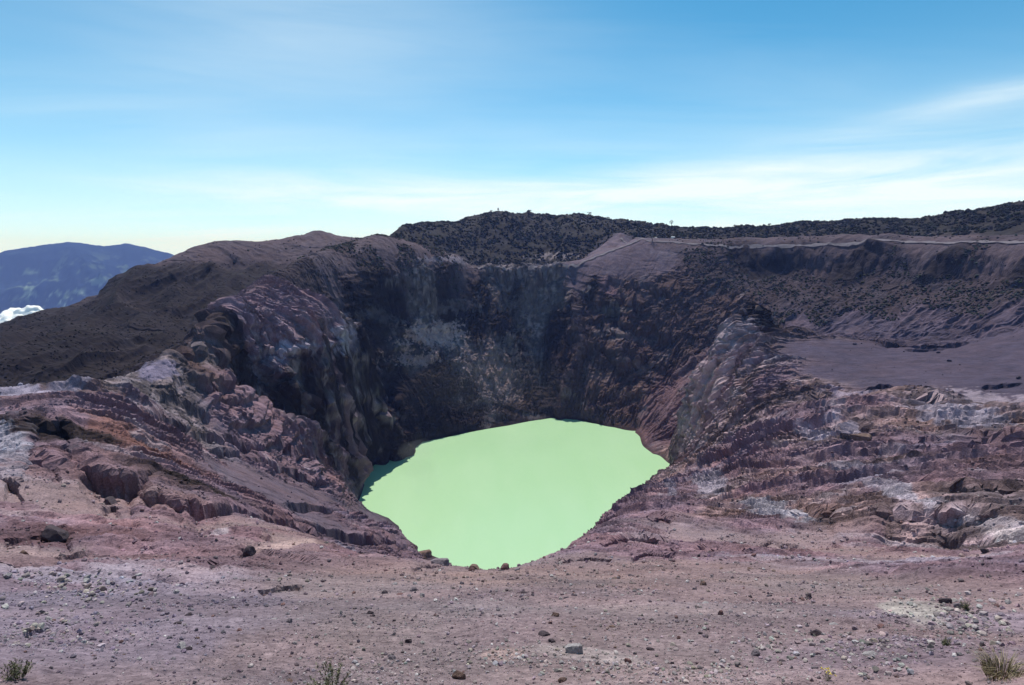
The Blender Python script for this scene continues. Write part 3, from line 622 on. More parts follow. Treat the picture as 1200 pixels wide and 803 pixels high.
# damp dark band at the waterline
wet = (1 - sstep(0.5, 4.5, np.abs(Z - LAKE)))[..., None]
alb *= (1 - 0.55 * wet)
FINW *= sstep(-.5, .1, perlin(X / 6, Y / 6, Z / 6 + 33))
alb = alb * (1 - FINW[..., None]) + FINW[..., None] * np.array([.26, .20, .225], np.float32) * np.clip(v, .6, 1.5)[..., None]  # fin edges paled for lighter rock and for sunlight put into the albedo
def spot(px, py, wpx, hpx, col, f=.85):
    a0, T0 = ray(px, py); sl = RG * 0 + 1
    a_, r0 = base_hit(px, py)
    du = (AG - a0) / (wpx / 2 / FOC); dv_ = (TB - T0) / (hpx / 2 / FOC)
    near_ = np.exp(-(np.log(RG / r0) / .25) ** 2)
    wgt_ = sstep(1.25, .5, 0) if False else (1 - sstep(.6, .95, np.sqrt(du ** 2 + dv_ ** 2) + 0.5 * SPN)) * near_ * f
    return wgt_[..., None], np.array(col, np.float32)
TB = T; SPN = 1.0 * perlin(X / 16, Y / 16, Z / 16) + .9 * perlin(X / 5, Y / 5, Z / 5 + 7) + .7 * perlin(X / 2, Y / 2, Z / 2 + 3)
SPN = np.where(RG < 330, SPN * .8, SPN * 1.5)
for sp_ in [(1075, 722, 60, 34, (.36, .34, .31)), (5, 535, 40, 70, (.36, .36, .42)), (1190, 632, 50, 16, (.38, .34, .35)), (1165, 612, 60, 12, (.34, .30, .33)), (930, 612, 50, 24, (.40, .38, .42)), (1060, 587, 80, 14, (.38, .35, .40)),
            (895, 605, 60, 22, (.36, .34, .38)), (835, 575, 40, 50, (.34, .31, .36)), (790, 585, 14, 36, (.30, .27, .32)), (812, 490, 16, 70, (.34, .32, .38)), (330, 642, 90, 14, (.38, .28, .26)), (255, 628, 24, 8, (.42, .36, .38)), (1000, 560, 70, 20, (.32, .28, .32)),
            (960, 515, 40, 16, (.36, .32, .38)), (1130, 500, 90, 16, (.30, .27, .32)), (1160, 470, 90, 18, (.26, .22, .26)), (985, 465, 50, 14, (.30, .25, .31)), (70, 460, 60, 10, (.30, .28, .36)), (25, 462, 40, 12, (.30, .28, .36)), (180, 438, 50, 22, (.20, .18, .26)),
            (405, 400, 26, 40, (.26, .23, .30)), (508, 392, 74, 44, (.50, .36, .35)), (480, 420, 74, 16, (.46, .33, .32)), (580, 430, 76, 66, (.26, .19, .18)), (622, 350, 84, 44, (.14, .11, .105)), (570, 470, 30, 50, (.13, .11, .12)), (600, 395, 30, 30, (.15, .13, .13)), (840, 450, 46, 120, (.44, .34, .36)), (815, 500, 40, 60, (.42, .33, .35)), (868, 400, 40, 40, (.30, .25, .28)), (530, 355, 60, 20, (.12, .10, .11)), (440, 370, 50, 20, (.10, .085, .09)), (700, 440, 50, 20, (.15, .11, .11)), (740, 460, 50, 24, (.16, .11, .10)), (755, 425, 50, 16, (.16, .12, .12)), (730, 390, 60, 14, (.14, .11, .11)), (725, 360, 70, 10, (.12, .10, .10)), (650, 300, 60, 8, (.2, .17, .18)), (530, 305, 60, 14, (.20, .18, .22)), (350, 405, 80, 14, (.34, .31, .38)), (300, 425, 26, 40, (.14, .13, .17)), (400, 395, 20, 50, (.30, .27, .33)), (700, 770, 200, 24, (.34, .29, .28)), (590, 770, 60, 20, (.36, .27, .25)), (130, 735, 160, 30, (.185, .147, .18)), (995, 508, 34, 16, (.32, .28, .33))]:  # pale spots on the right crag ridge stand in for sunlight on it
    w_, c_ = spot(*sp_)
    alb = alb * (1 - w_) + w_ * c_ * np.clip(v, .6, 1.5)[..., None]
alb = np.clip(alb, 0.008, 0.75)

# ------------------------------------------------------------------ materials
def new_mat(name):
    m = bpy.data.materials.new(name); m.use_nodes = True
    return m, m.node_tree, m.node_tree.nodes['Principled BSDF']
def noise_node(t, scale, detail=6, rough=0.6, vec=None):
    nn = t.nodes.new('ShaderNodeTexNoise'); nn.inputs['Scale'].default_value = scale; nn.inputs['Detail'].default_value = detail; nn.inputs['Roughness'].default_value = rough
    if vec is not None: t.links.new(vec, nn.inputs['Vector'])
    return nn
def ramp(t, src, a, b, ca_, cb_):
    r = t.nodes.new('ShaderNodeValToRGB'); t.links.new(src, r.inputs[0])
    r.color_ramp.elements[0].position = a; r.color_ramp.elements[1].position = b
    r.color_ramp.elements[0].color = (*ca_, 1); r.color_ramp.elements[1].color = (*cb_, 1)
    return r.outputs[0]
def mul(t, a, b, f=1.0):
    m = t.nodes.new('ShaderNodeMix'); m.data_type = 'RGBA'; m.blend_type = 'MULTIPLY'; m.inputs['Factor'].default_value = f
    t.links.new(a, m.inputs['A']); t.links.new(b, m.inputs['B']); return m.outputs['Result']

M_ground, t, b = new_mat('volcanic_ground')
at = t.nodes.new('ShaderNodeAttribute'); at.attribute_name = 'albedo'
geo = t.nodes.new('ShaderNodeNewGeometry')
na = noise_node(t, 3.0, 8, .65, geo.outputs['Position']); nb = noise_node(t, 0.12, 8, .7, geo.outputs['Position'])
vo = t.nodes.new('ShaderNodeTexVoronoi'); vo.inputs['Scale'].default_value = 9.0; t.links.new(geo.outputs['Position'], vo.inputs['Vector'])
c = mul(t, at.outputs['Color'], ramp(t, na.outputs['Fac'], .3, .72, (.62, .60, .62), (1.45, 1.42, 1.40)))
c = mul(t, c, ramp(t, nb.outputs['Fac'], .3, .7, (.70, .69, .73), (1.32, 1.28, 1.26)))
c = mul(t, c, ramp(t, vo.outputs['Color'], .1, .9, (.82, .80, .80), (1.18, 1.18, 1.16)))
t.links.new(c, b.inputs['Base Color'])
b.inputs['Roughness'].default_value = 0.95; b.inputs['Specular IOR Level'].default_value = 0.15
bp = t.nodes.new('ShaderNodeBump'); bp.inputs['Strength'].default_value = 0.55; bp.inputs['Distance'].default_value = 0.10
t.links.new(na.outputs['Fac'], bp.inputs['Height'])
bp2 = t.nodes.new('ShaderNodeBump'); bp2.inputs['Strength'].default_value = 0.7; bp2.inputs['Distance'].default_value = 2.2
t.links.new(nb.outputs['Fac'], bp2.inputs['Height']); t.links.new(bp.outputs[0], bp2.inputs['Normal'])
t.links.new(bp2.outputs[0], b.inputs['Normal'])

idx = np.arange(NR * NA, dtype=np.int32).reshape(NR, NA)
F = np.stack([idx[:-1, :-1], idx[:-1, 1:], idx[1:, 1:], idx[1:, :-1]], -1).reshape(-1, 4)
P3 = np.stack([X, Y, Z], -1)
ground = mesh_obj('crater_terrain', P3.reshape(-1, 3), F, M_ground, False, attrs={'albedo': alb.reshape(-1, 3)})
tag(ground, 'purple brown volcanic crater slopes and cliffs around the green lake', None, None, 'structure')

# pixel -> visible ground point
TP = P3[..., 2] / np.hypot(P3[..., 0], P3[..., 1])
AP = np.arctan2(P3[..., 0], P3[..., 1])
RUN = np.maximum.accumulate(TP, axis=0)
def at_px(px, py):
    a, Tt = ray(px, py); j = int(np.clip(np.searchsorted(AZ, a), 1, NA - 2))
    i = int(np.clip(np.searchsorted(RUN[:, j], Tt), 1, NR - 1))
    return P3[i, j].copy()

# ------------------------------------------------------------------ water
M_water, t, b = new_mat('milky_green_water')
geo = t.nodes.new('ShaderNodeNewGeometry')
mpw = t.nodes.new('ShaderNodeMapping'); mpw.inputs['Rotation'].default_value = (0, 0, .5); mpw.inputs['Scale'].default_value = (1, .3, 1); t.links.new(geo.outputs['Position'], mpw.inputs[0])
nw_n = noise_node(t, 0.02, 7, .62, mpw.outputs[0])
t.links.new(ramp(t, nw_n.outputs['Fac'], .3, .7, (.365, .585, .325), (.41, .615, .37)), b.inputs['Base Color'])
b.inputs['Roughness'].default_value = 0.22; b.inputs['Specular IOR Level'].default_value = 0.4
nr_ = noise_node(t, 1.2, 3, .5, geo.outputs['Position'])
bw = t.nodes.new('ShaderNodeBump'); bw.inputs['Strength'].default_value = 0.12; bw.inputs['Distance'].default_value = .06
t.links.new(nr_.outputs['Fac'], bw.inputs['Height']); t.links.new(bw.outputs[0], b.inputs['Normal'])
k = 96; wa = np.linspace(0, 2 * math.pi, k, endpoint=False)
wc = np.stack([CX + 235 * np.sin(wa), CY - 15 + 235 * np.cos(wa), np.full(k, LAKE)], -1)
wme = bpy.data.meshes.new('water'); wme.from_pydata([tuple(v_) for v_ in wc], [], [list(range(k))[::-1]]); wme.update(); wme.materials.append(M_water)
water = bpy.data.objects.new('lake_water', wme); COL.objects.link(water)
tag(water, 'opaque milky green crater lake', None, None, 'structure')

# ------------------------------------------------------------------ far land
M_far, t, b = new_mat('distant_slopes')
at = t.nodes.new('ShaderNodeAttribute'); at.attribute_name = 'albedo'
t.links.new(at.outputs['Color'], b.inputs['Base Color']); b.inputs['Roughness'].default_value = 1; b.inputs['Specular IOR Level'].default_value = 0
SKY_L = [(-420, 330), (-250, 318), (-120, 306), (-40, 299), (0, 296), (22, 291), (45, 288), (80, 284), (100, 286), (122, 289), (150, 286), (163, 289), (185, 295), (205, 301), (240, 312), (300, 330), (380, 345)]
sa = np.array([ray(*p)[0] for p in SKY_L]); sT = np.array([ray(*p)[1] for p in SKY_L])
fa = np.radians(np.linspace(-62, -12, 420)); frr = np.linspace(5200, 10700, 300)
FA, FR = np.meshgrid(fa, frr)
ridge = (np.interp(fa, sa, sT) * 9300.0 + 16 * perlin(fa * 55, fa * 0, fa * 0) + 8 * perlin(fa * 170, fa * 0, fa * 0))[None]
base_z = -1955.0
t1 = np.clip((FR - 5200) / (9300 - 5200), 0, 1); t2 = np.clip((13500 - FR) / (13500 - 9300), 0, 1)
prof = np.where(FR < 9300, t1 ** 1.15, t2 ** 1.2)
fx, fy = FR * np.sin(FA), FR * np.cos(FA)
nzv = np.zeros_like(FA)
for k, l_ in enumerate((1700, 800, 380, 170, 80)):
    nzv += (0.5 - np.abs(perlin(fx / l_ + k, fy / l_, fx * 0 + k)) * 1.6) * l_ * 0.24
fz = base_z + (ridge - base_z) * prof + nzv * np.clip(np.minimum(prof * 2.5, (1 - prof) * 4 + 0.06), 0, 1)
alt = (fz - base_z) / 1900
farn = perlin(fx / 230, fy / 160, fz / 120) + .4 * perlin(fx / 60, fy / 60, fz / 60 + 14); farm = perlin(fx / 45, fy / 60, fz / 40 + 4)
green = np.array([.015, .026, .050]); field = np.array([.16, .22, .16]); town = np.array([.60, .66, .55])  # forest tone tinted blue, so some distance haze is in the colour
f1 = sstep(0.15, 0.5, farn + .4 * farm) * (1 - sstep(.8, 1.06, alt)) * 0.8
f2 = sstep(0.32, 0.6, farm) * sstep(0.1, 0.5, farn + .35 * (1 - alt)) * (1 - sstep(.55, .95, alt))
fcol = green * (1 - f1[..., None]) + field * f1[..., None]; fcol = fcol * (1 - f2[..., None]) + town * f2[..., None]
ii = np.arange(FA.size).reshape(FA.shape)
hl = mesh_obj('distant_mountain', np.stack([fx, fy, fz], -1).reshape(-1, 3), np.stack([ii[:-1, :-1], ii[:-1, 1:], ii[1:, 1:], ii[1:, :-1]], -1).reshape(-1, 4), M_far, True, attrs={'albedo': fcol.reshape(-1, 3)})
tag(hl, 'far blue mountain beyond the crater with pale fields on its foot', None, None, 'structure')
hz_rot = math.radians(25)
def hbox(x0, x1, y0, y1, z0, z1):
    c_, s_ = math.cos(hz_rot), math.sin(hz_rot)
    return [(x * c_ - y * s_, x * s_ + y * c_, z) for z in (z0, z1) for (x, y) in ((x0, y0), (x1, y0), (x1, y1), (x0, y1))]
M_val, t, b = new_mat('valley_floor')
geo = t.nodes.new('ShaderNodeNewGeometry'); nv = noise_node(t, 0.003, 8, .6, geo.outputs['Position'])
t.links.new(ramp(t, nv.outputs['Fac'], .4, .65, (.02, .035, .025), (.12, .15, .09)), b.inputs['Base Color']); b.inputs['Roughness'].default_value = 1
hb = hbox(-6900, 6900, -3400, 11400, base_z - 8, base_z - 8)[:4]
vf = mesh_obj('valley_ground', hb, [(0, 1, 2, 3)], M_val, False)
tag(vf, 'low green valley floor far below the volcano', None, None, 'structure')

# air
M_haze = bpy.data.materials.new('haze'); M_haze.use_nodes = True
t = M_haze.node_tree; t.nodes.clear()
pv = t.nodes.new('ShaderNodeVolumePrincipled'); om = t.nodes.new('ShaderNodeOutputMaterial'); t.links.new(pv.outputs[0], om.inputs['Volume'])
pv.inputs['Color'].default_value = (.27, .38, .98, 1); pv.inputs['Absorption Color'].default_value = (1, 1, 1, 1); pv.inputs['Density'].default_value = 0.72e-4; pv.inputs['Anisotropy'].default_value = 0.0
hb = hbox(-7000, 7000, -3500, 11500, base_z - 12, 132)
hz = mesh_obj('haze', hb, [(0, 3, 2, 1), (4, 5, 6, 7), (0, 1, 5, 4), (1, 2, 6, 5), (2, 3, 7, 6), (3, 0, 4, 7)], M_haze, False)
tag(hz, 'thin blue haze between the crater and the far mountain', None, None, 'stuff')

# ------------------------------------------------------------------ shapes for rocks and plants
def ico(sub):
    import bmesh
    bm = bmesh.new(); bmesh.ops.create_icosphere(bm, subdivisions=sub, radius=1.0)
    v_ = np.array([p.co[:] for p in bm.verts]); f_ = np.array([[q.index for q in p.verts] for p in bm.faces]); bm.free()
    return v_, f_
I1, I2, I3 = ico(1), ico(2), ico(3)
def rock_shape(sub, seed, flat=0.7, cuts=9):
    r_ = np.random.default_rng(seed); v_, f_ = (I1, I2, I3)[sub - 1]; v_ = v_.copy()
    for _ in range(cuts):
        d = r_.normal(size=3); d /= np.linalg.norm(d); h = r_.uniform(.45, .85)
        ex = v_ @ d - h; v_ -= np.clip(ex, 0, None)[:, None] * d
    v_ += 0.05 * np.stack([perlin(v_[:, 0] * 3 + seed, v_[:, 1] * 3 + k * 5, v_[:, 2] * 3) for k in range(3)], -1)
    v_ *= np.array([1.0, r_.uniform(.6, .95), flat]); v_[:, 2] -= v_[:, 2].min() * 0.55
    return v_.astype(np.float32), f_
def scatter(name, shapes, pos, size, rotz, mat, cols, squash=None, tilt=None, smooth=False):
    V_, F_, C_, off = [], [], [], 0
    sid = rng.integers(0, len(shapes), len(pos))
    for s_i, (v_, f_) in enumerate(shapes):
        mk = np.where(sid == s_i)[0]
        if len(mk) == 0: continue
        c_, s_ = np.cos(rotz[mk]), np.sin(rotz[mk])
        x = v_[None, :, 0] * c_[:, None] - v_[None, :, 1] * s_[:, None]; y = v_[None, :, 0] * s_[:, None] + v_[None, :, 1] * c_[:, None]
        z = np.repeat(v_[None, :, 2], len(mk), 0)
        if squash is not None: z = z * squash[mk][:, None]
        p = np.stack([x, y, z], -1) * size[mk][:, None, None] + pos[mk][:, None]
        V_.append(p.reshape(-1, 3)); F_.append((f_[None] + (np.arange(len(mk)) * len(v_))[:, None, None] + off).reshape(-1, 3))
        C_.append(np.repeat(cols[mk][:, None], len(v_), 1).reshape(-1, 3)); off += len(mk) * len(v_)
    return mesh_obj(name, np.concatenate(V_), np.concatenate(F_), mat, smooth, attrs={'albedo': np.concatenate(C_)})

M_stone, t, b = new_mat('loose_stone')
at = t.nodes.new('ShaderNodeAttribute'); at.attribute_name = 'albedo'; geo = t.nodes.new('ShaderNodeNewGeometry')
na = noise_node(t, 14, 6, .65, geo.outputs['Position'])
t.links.new(mul(t, at.outputs['Color'], ramp(t, na.outputs['Fac'], .3, .7, (.7, .7, .7), (1.3, 1.3, 1.3))), b.inputs['Base Color'])
b.inputs['Roughness'].default_value = 0.9; b.inputs['Specular IOR Level'].default_value = 0.2

# gravel: uncountable small stones on the near slope
def pick(nn, r0, r1, power=1.0, a0=-46, a1=46):
    """random ground points, about even in the picture"""
    i0, i1 = np.searchsorted(R_, r0), np.searchsorted(R_, r1)
    u = rng.random(nn) ** power
    r_ = r0 * (r1 / r0) ** u
    i = np.clip(np.searchsorted(R_, r_), 1, NR - 2); j = rng.integers(np.searchsorted(AZ, math.radians(a0)), np.searchsorted(AZ, math.radians(a1)), nn)
    f1_, f2_ = rng.random(nn)[:, None], rng.random(nn)[:, None]
    p = (P3[i, j] * (1 - f1_) + P3[i, j + 1] * f1_) * (1 - f2_) + (P3[i + 1, j] * (1 - f1_) + P3[i + 1, j + 1] * f1_) * f2_
    return p, i, j
NG = int(95000 * min(1, Q))
gp, gi, gj = pick(NG, 7.5, 130)
grr = np.hypot(gp[:, 0], gp[:, 1])
dens = 0.35 + 0.65 * sstep(-.2, .4, perlin(gp[:, 0] / 5, gp[:, 1] / 5, gp[:, 0] * 0)) * 1.0
kp = rng.random(NG) < dens
gp, gi, gj, grr = gp[kp], gi[kp], gj[kp], grr[kp]
gs = 0.00115 * grr ** 0.95 * (0.5 + rng.pareto(2.6, len(gp)).clip(0, 4.5)) * 1.0 + .004
gc = alb[gi, gj] * rng.uniform(.7, 1.6, (len(gp), 1)) * (1 + rng.normal(0, .05, (len(gp), 3)))
pale = rng.random(len(gp)) < 0.05; gc[pale] = np.array([.50, .46, .45]) * rng.uniform(.7, 1.1, (pale.sum(), 1))
red = rng.random(len(gp)) < 0.02; gc[red] = np.array([.20, .115, .105]) * rng.uniform(.7, 1.2, (red.sum(), 1))
shp = [rock_shape(1, 50 + i, .75, 6) for i in range(10)]
gr = scatter('gravel', shp, gp, gs.astype(np.float32), rng.random(len(gp)) * 6.28, M_stone, np.clip(gc, .01, .7), smooth=False)
tag(gr, 'grey pink gravel and small stones strewn over the near slope', None, None, 'stuff')

# broken stones over the rock slopes further out
rp, ri, rj = pick(90000, 110, 640)
rr_ = np.hypot(rp[:, 0], rp[:, 1])
ok = (rng.random(len(rp)) < 0.02 + 0.75 * np.clip(rough[ri, rj] - .1, 0, 1) * sstep(-.3, .3, perlin(rp[:, 0] / 14, rp[:, 1] / 14, rp[:, 2] / 14))) & (rp[:, 2] > LAKE + 1) & (w_dark[ri, rj] < .4)
rp, ri, rj, rr_ = rp[ok], ri[ok], rj[ok], rr_[ok]
rs = 0.0011 * rr_ * (0.5 + rng.pareto(3.0, len(rp)).clip(0, 3))
rc = alb[ri, rj] * rng.uniform(.6, 1.5, (len(rp), 1))
rb = scatter('rubble', shp, rp, rs.astype(np.float32), rng.random(len(rp)) * 6.28, M_stone, np.clip(rc, .01, .6), smooth=False)
tag(rb, 'loose broken stones spread over the rocky slopes round the lake', None, None, 'stuff')
# patches of coarse pale rubble close to the viewer
PP = []
for cx_, cy_, wx2, wy2, n_ in ((600, 772, 45, 12, 260), (700, 782, 70, 16, 420), (830, 790, 80, 14, 380), (905, 755, 60, 22, 260), (1020, 765, 70, 22, 420), (1110, 715, 60, 16, 200), (95, 690, 90, 22, 300), (60, 740, 80, 20, 200), (460, 785, 120, 20, 260), (1150, 740, 60, 20, 200)):
    for _ in range(n_):
        x_, y_ = rnd.gauss(cx_, wx2 * .6), min(802, rnd.gauss(cy_, wy2 * .6))
        if -10 < x_ < 1210 and y_ > 670: PP.append(at_px(x_, y_))
PP = np.array(PP); pr_ = np.hypot(PP[:, 0], PP[:, 1])
cg = scatter('coarse_rubble', [rock_shape(2, 90 + i, .7, 9) for i in range(8)], PP, (0.0024 * pr_ * (0.45 + rng.pareto(2.6, len(PP)).clip(0, 2.2))).astype(np.float32), rng.random(len(PP)) * 6.28, M_stone,
             np.array([.30, .255, .25]) * rng.uniform(.45, 1.5, (len(PP), 1)) * (1 + rng.normal(0, .06, (len(PP), 3))), smooth=False)
tag(cg, 'patches of coarser pale rubble at the foot of the near slope', None, None, 'stuff')

# scrub and far wood
M_bush, t, b = new_mat('scrub_foliage')
at = t.nodes.new('ShaderNodeAttribute'); at.attribute_name = 'albedo'; geo = t.nodes.new('ShaderNodeNewGeometry')
na = noise_node(t, 1.5, 4, .7, geo.outputs['Position'])
t.links.new(mul(t, at.outputs['Color'], ramp(t, na.outputs['Fac'], .35, .65, (.4, .4, .4), (1.5, 1.5, 1.4))), b.inputs['Base Color']); b.inputs['Roughness'].default_value = 1; b.inputs['Specular IOR Level'].default_value = 0.05
def bush_shape(sub, seed):
    v_, f_ = (I1, I2, I3)[sub - 1]; r_ = np.random.default_rng(seed)
    n_ = perlin(v_[:, 0] * 1.7 + seed, v_[:, 1] * 1.7, v_[:, 2] * 1.7) * .45 + r_.normal(0, .13, len(v_))
    v_ = v_ * (1 + n_)[:, None] * np.array([1, .9, .85]); v_[:, 2] += .35
    return v_.astype(np.float32), f_
bs2 = [bush_shape(2, i) for i in range(8)]; bs1 = [bush_shape(1, i + 20) for i in range(8)]
def veg(name, label, wmask, nn, r0, r1, s0, s1, shapes, col, thresh=.45):
    p, i, j = pick(nn, r0, r1)
    cl_ = perlin(p[:, 0] / 18, p[:, 1] / 18, p[:, 2] / 18)
    ok = (wmask[i, j] > thresh) & (rng.random(nn) < 0.55 + cl_)
    p = p[ok]; i = i[ok]; j = j[ok]
    s_ = rng.uniform(s0, s1, len(p)) * (1 + .5 * rng.random(len(p)) ** 4)
    c_ = np.array(col)[None] * rng.uniform(.5, 1.7, (len(p), 1)) * (1 + rng.normal(0, .1, (len(p), 3)))
    o = scatter(name, shapes, p - np.array([0, 0, .25]) * s_[:, None], s_.astype(np.float32), rng.random(len(p)) * 6.28, M_bush, np.clip(c_, .005, .3))
    return tag(o, label, None, None, 'stuff')
veg('wooded_growth', 'dark bushes and low trees covering the hills behind the crater rim', w_wood, 60000, 850, 1290, .8, 2.2, bs2, (.024, .023, .018))
veg('hillside_scrub', 'dark scrub dotted over the upper slopes of the right rim', w_scrub, 60000, 620, 860, .5, 1.5, bs1, (.045, .042, .036), .2)
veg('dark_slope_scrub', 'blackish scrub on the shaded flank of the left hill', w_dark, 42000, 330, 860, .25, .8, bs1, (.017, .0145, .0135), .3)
w_ash = up2(KW[..., kinds.index('ash')], LR, AZ)
veg('ash_slope_tufts', 'small dark tufts spotting the ash cone and terrace', w_ash, 5000, 480, 940, .4, 1.3, bs1, (.035, .032, .03), .4)

# ------------------------------------------------------------------ worn paths on the rim
M_path, t, b = new_mat('path_dirt')
geo = t.nodes.new('ShaderNodeNewGeometry'); na = noise_node(t, .25, 6, .6, geo.outputs['Position'])
t.links.new(ramp(t, na.outputs['Fac'], .3, .7, (.12, .10, .115), (.20, .17, .19)), b.inputs['Base Color']); b.inputs['Roughness'].default_value = 1
def zat(x, y):
    a = math.atan2(x, y); r = math.hypot(x, y); j = int(np.searchsorted(AZ, a)); i = int(np.searchsorted(R_, r))
    return float(P3[i - 1:i + 2, j - 1:j + 2, 2].max())
def path(name, label, P, width):
    c_ = []
    for k in range(len(P) - 1):
        for q in range(24):
            f = q / 24; px, py, r = (P[k][m_] + (P[k + 1][m_] - P[k][m_]) * f for m_ in range(3))
            a, T0 = ray(px, py); c_.append((r * math.sin(a), r * math.cos(a)))
    c_ = np.array(c_); d = np.gradient(c_, axis=0); d /= np.linalg.norm(d, axis=1, keepdims=True) + 1e-9
    nrm = np.stack([-d[:, 1], d[:, 0]], 1)
    c_ = c_ + nrm * (perlin(np.arange(len(c_)) / 7., c_[:, 0] * 0, c_[:, 0] * 0) * width * .25)[:, None]
    V_ = []
    for q in range(len(c_)):
        wd = width * (.8 + .3 * math.sin(q * .7))
        for u in np.linspace(-.5, .5, 5):
            x, y = c_[q] + nrm[q] * u * wd; V_.append((x, y, zat(x, y) + 0.25))
    F_ = [(q * 5 + u, q * 5 + u + 1, q * 5 + u + 6, q * 5 + u + 5) for q in range(len(c_) - 1) for u in range(4)]
    o = mesh_obj(name, V_, F_, M_path, True); return tag(o, label, None, None, 'structure')
path('path', 'pale footpath running along the sharp rim above the far wall', [(560, 317, 772), (600, 319, 777), (640, 317, 787), (670, 313, 797), (700, 302, 817), (730, 290, 837), (752, 281, 852)], 5)
path('path', 'short pale footpath climbing to the knoll on the rim', [(754, 281, 853), (745, 278, 900), (727, 270, 955)], 5)
path('road', 'pale track along the level terrace on the right rim', [(756, 282, 852), (800, 284, 848), (850, 285, 846), (950, 285, 826), (1050, 283, 798), (1120, 282, 770), (1215, 281, 733)], 4.5)

# ------------------------------------------------------------------ cloud low in the valley
M_cloud, t, b = new_mat('cloud_white')
b.inputs['Base Color'].default_value = (.97, .97, .97, 1); b.inputs['Roughness'].default_value = 1; b.inputs['Specular IOR Level'].default_value = 0
b.inputs['Subsurface Weight'].default_value = 0.0
CV, CF, off = [], [], 0
v_, f_ = ico(4)
for q in range(110):
    u = rng.random(); px = -190 + 262 * u ** .7 + rng.normal(0, 3); topy = 394 - 38 * math.exp(-((px - 34) / 30) ** 2) - 12 * math.exp(-((px + 60) / 60) ** 2) + max(0, px - 50) * .3
    if px > 66: continue
    py = topy + 14 + rng.random() * 26; r = 2500 + rng.uniform(-110, 110)
    a, T0 = ray(px, py); rad = (26 + rng.random() * 30) * (0.62 if px > 40 else 1)
    dn = sum(perlin(v_[:, 0] * f0 + q, v_[:, 1] * f0, v_[:, 2] * f0 + q) * a0 for f0, a0 in ((1.5, .35), (3.5, .22), (8, .12), (17, .06)))
    CV.append(v_ * (rad * (1 + dn))[:, None] * [1.15, 1, .8] + [r * math.sin(a), r * math.cos(a), r * T0]); CF.append(f_ + off); off += len(v_)
cl_ = mesh_obj('cloud', np.concatenate(CV), np.concatenate(CF), M_cloud, True)
tag(cl_, 'bright white cloud bank lying low beyond the left hill', None, None, 'stuff')

# ------------------------------------------------------------------ thin steam drifting over the lake
M_steam = bpy.data.materials.new('steam'); M_steam.use_nodes = True
t = M_steam.node_tree; t.nodes.clear(); pv = t.nodes.new('ShaderNodeVolumePrincipled'); om = t.nodes.new('ShaderNodeOutputMaterial'); t.links.new(pv.outputs[0], om.inputs['Volume'])
pv.inputs['Color'].default_value = (.93, .97, .93, 1); pv.inputs['Density'].default_value = 0.0004
def steam(px, py, r, sx, sy, sz, seed, label, dens=None):
    mat_ = M_steam
    if dens:
        mat_ = M_steam.copy(); [n_ for n_ in mat_.node_tree.nodes if n_.type == 'PRINCIPLED_VOLUME'][0].inputs['Density'].default_value = dens
    a, T0 = ray(px, py); v2, f2 = I3
    dn = 1 + .35 * perlin(v2[:, 0] * 1.6 + seed, v2[:, 1] * 1.6, v2[:, 2] * 1.6)
    p = v2 * dn[:, None] * [sx, sy, sz]; p[:, 2] = np.clip(p[:, 2], -sz, None) 
    o = mesh_obj('steam', p + [r * math.sin(a), r * math.cos(a), LAKE + sz * 1.42 + 1], f2, mat_, True)
    return tag(o, label, None, None, 'stuff')
steam(488, 545, 515, 16, 22, 9, 9, 'faint white steam rising off the water beside the rocky point', .0028)
steam(500, 570, 470, 12, 34, 7, 5, 'faint streak of steam over the left part of the lake', .0014)
steam(570, 480, 600, 95, 30, 38, 3, 'thin greenish mist hanging at the foot of the far wall')

# ------------------------------------------------------------------ rocks
protos = []
for q in range(9):
    vv, ff = rock_shape(3, 300 + q, .45 + .06 * q, 12)
    me = bpy.data.meshes.new('rock'); me.from_pydata([tuple(x) for x in vv], [], [tuple(map(int, x)) for x in ff]); me.update(); protos.append(me)
def rock_mat(name, c):
    m, t, b = new_mat(name); geo = t.nodes.new('ShaderNodeTexCoord'); na = noise_node(t, 3.5, 8, .7, geo.outputs['Object'])
    t.links.new(ramp(t, na.outputs['Fac'], .3, .72, tuple(x * .55 for x in c), tuple(x * 1.4 for x in c)), b.inputs['Base Color'])
    b.inputs['Roughness'].default_value = .92; b.inputs['Specular IOR Level'].default_value = .2
    bb = t.nodes.new('ShaderNodeBump'); bb.inputs['Strength'].default_value = .6; bb.inputs['Distance'].default_value = .12
    t.links.new(na.outputs['Fac'], bb.inputs['Height']); t.links.new(bb.outputs[0], b.inputs['Normal']); return m
RM = {'pale': rock_mat('pale_rock', (.34, .31, .31)), 'white': rock_mat('white_rock', (.52, .50, .48)), 'grey': rock_mat('grey_rock', (.20, .165, .18)), 'dark': rock_mat('dark_rock', (.07, .052, .06)), 'red': rock_mat('red_rock', (.19, .105, .10)), 'brown': rock_mat('brown_rock', (.17, .11, .09))}
PROTO = {}
for cn, m_ in RM.items():
    for q, me in enumerate(protos):
        c2 = me.copy(); c2.materials.append(m_); PROTO[cn, q] = c2
def rock(px, py, wpx, cn, label, group=None, q=None, pos=None, name='rock', sq=1.0):
    p = at_px(px, py) if pos is None else pos
    sz = wpx / 2 / FOC * math.sqrt(float(p @ p)) * 1.0
    o = bpy.data.objects.new(name, PROTO[cn, rnd.randrange(9) if q is None else q]); COL.objects.link(o)
    o.scale = (sz, sz * rnd.uniform(.8, 1.1), sz * rnd.uniform(.75, 1.1) * sq); o.rotation_euler = (rnd.uniform(-.2, .2), rnd.uniform(-.2, .2), rnd.uniform(-.6, .6))
    o.location = (float(p[0]), float(p[1]), float(p[2]) - 0.12 * sz)
    return tag(o, label, 'rock', group)
rock(675, 765, 24, 'pale', 'pale angular boulder with a dark hollow under it, bottom centre of the slope', name='boulder')
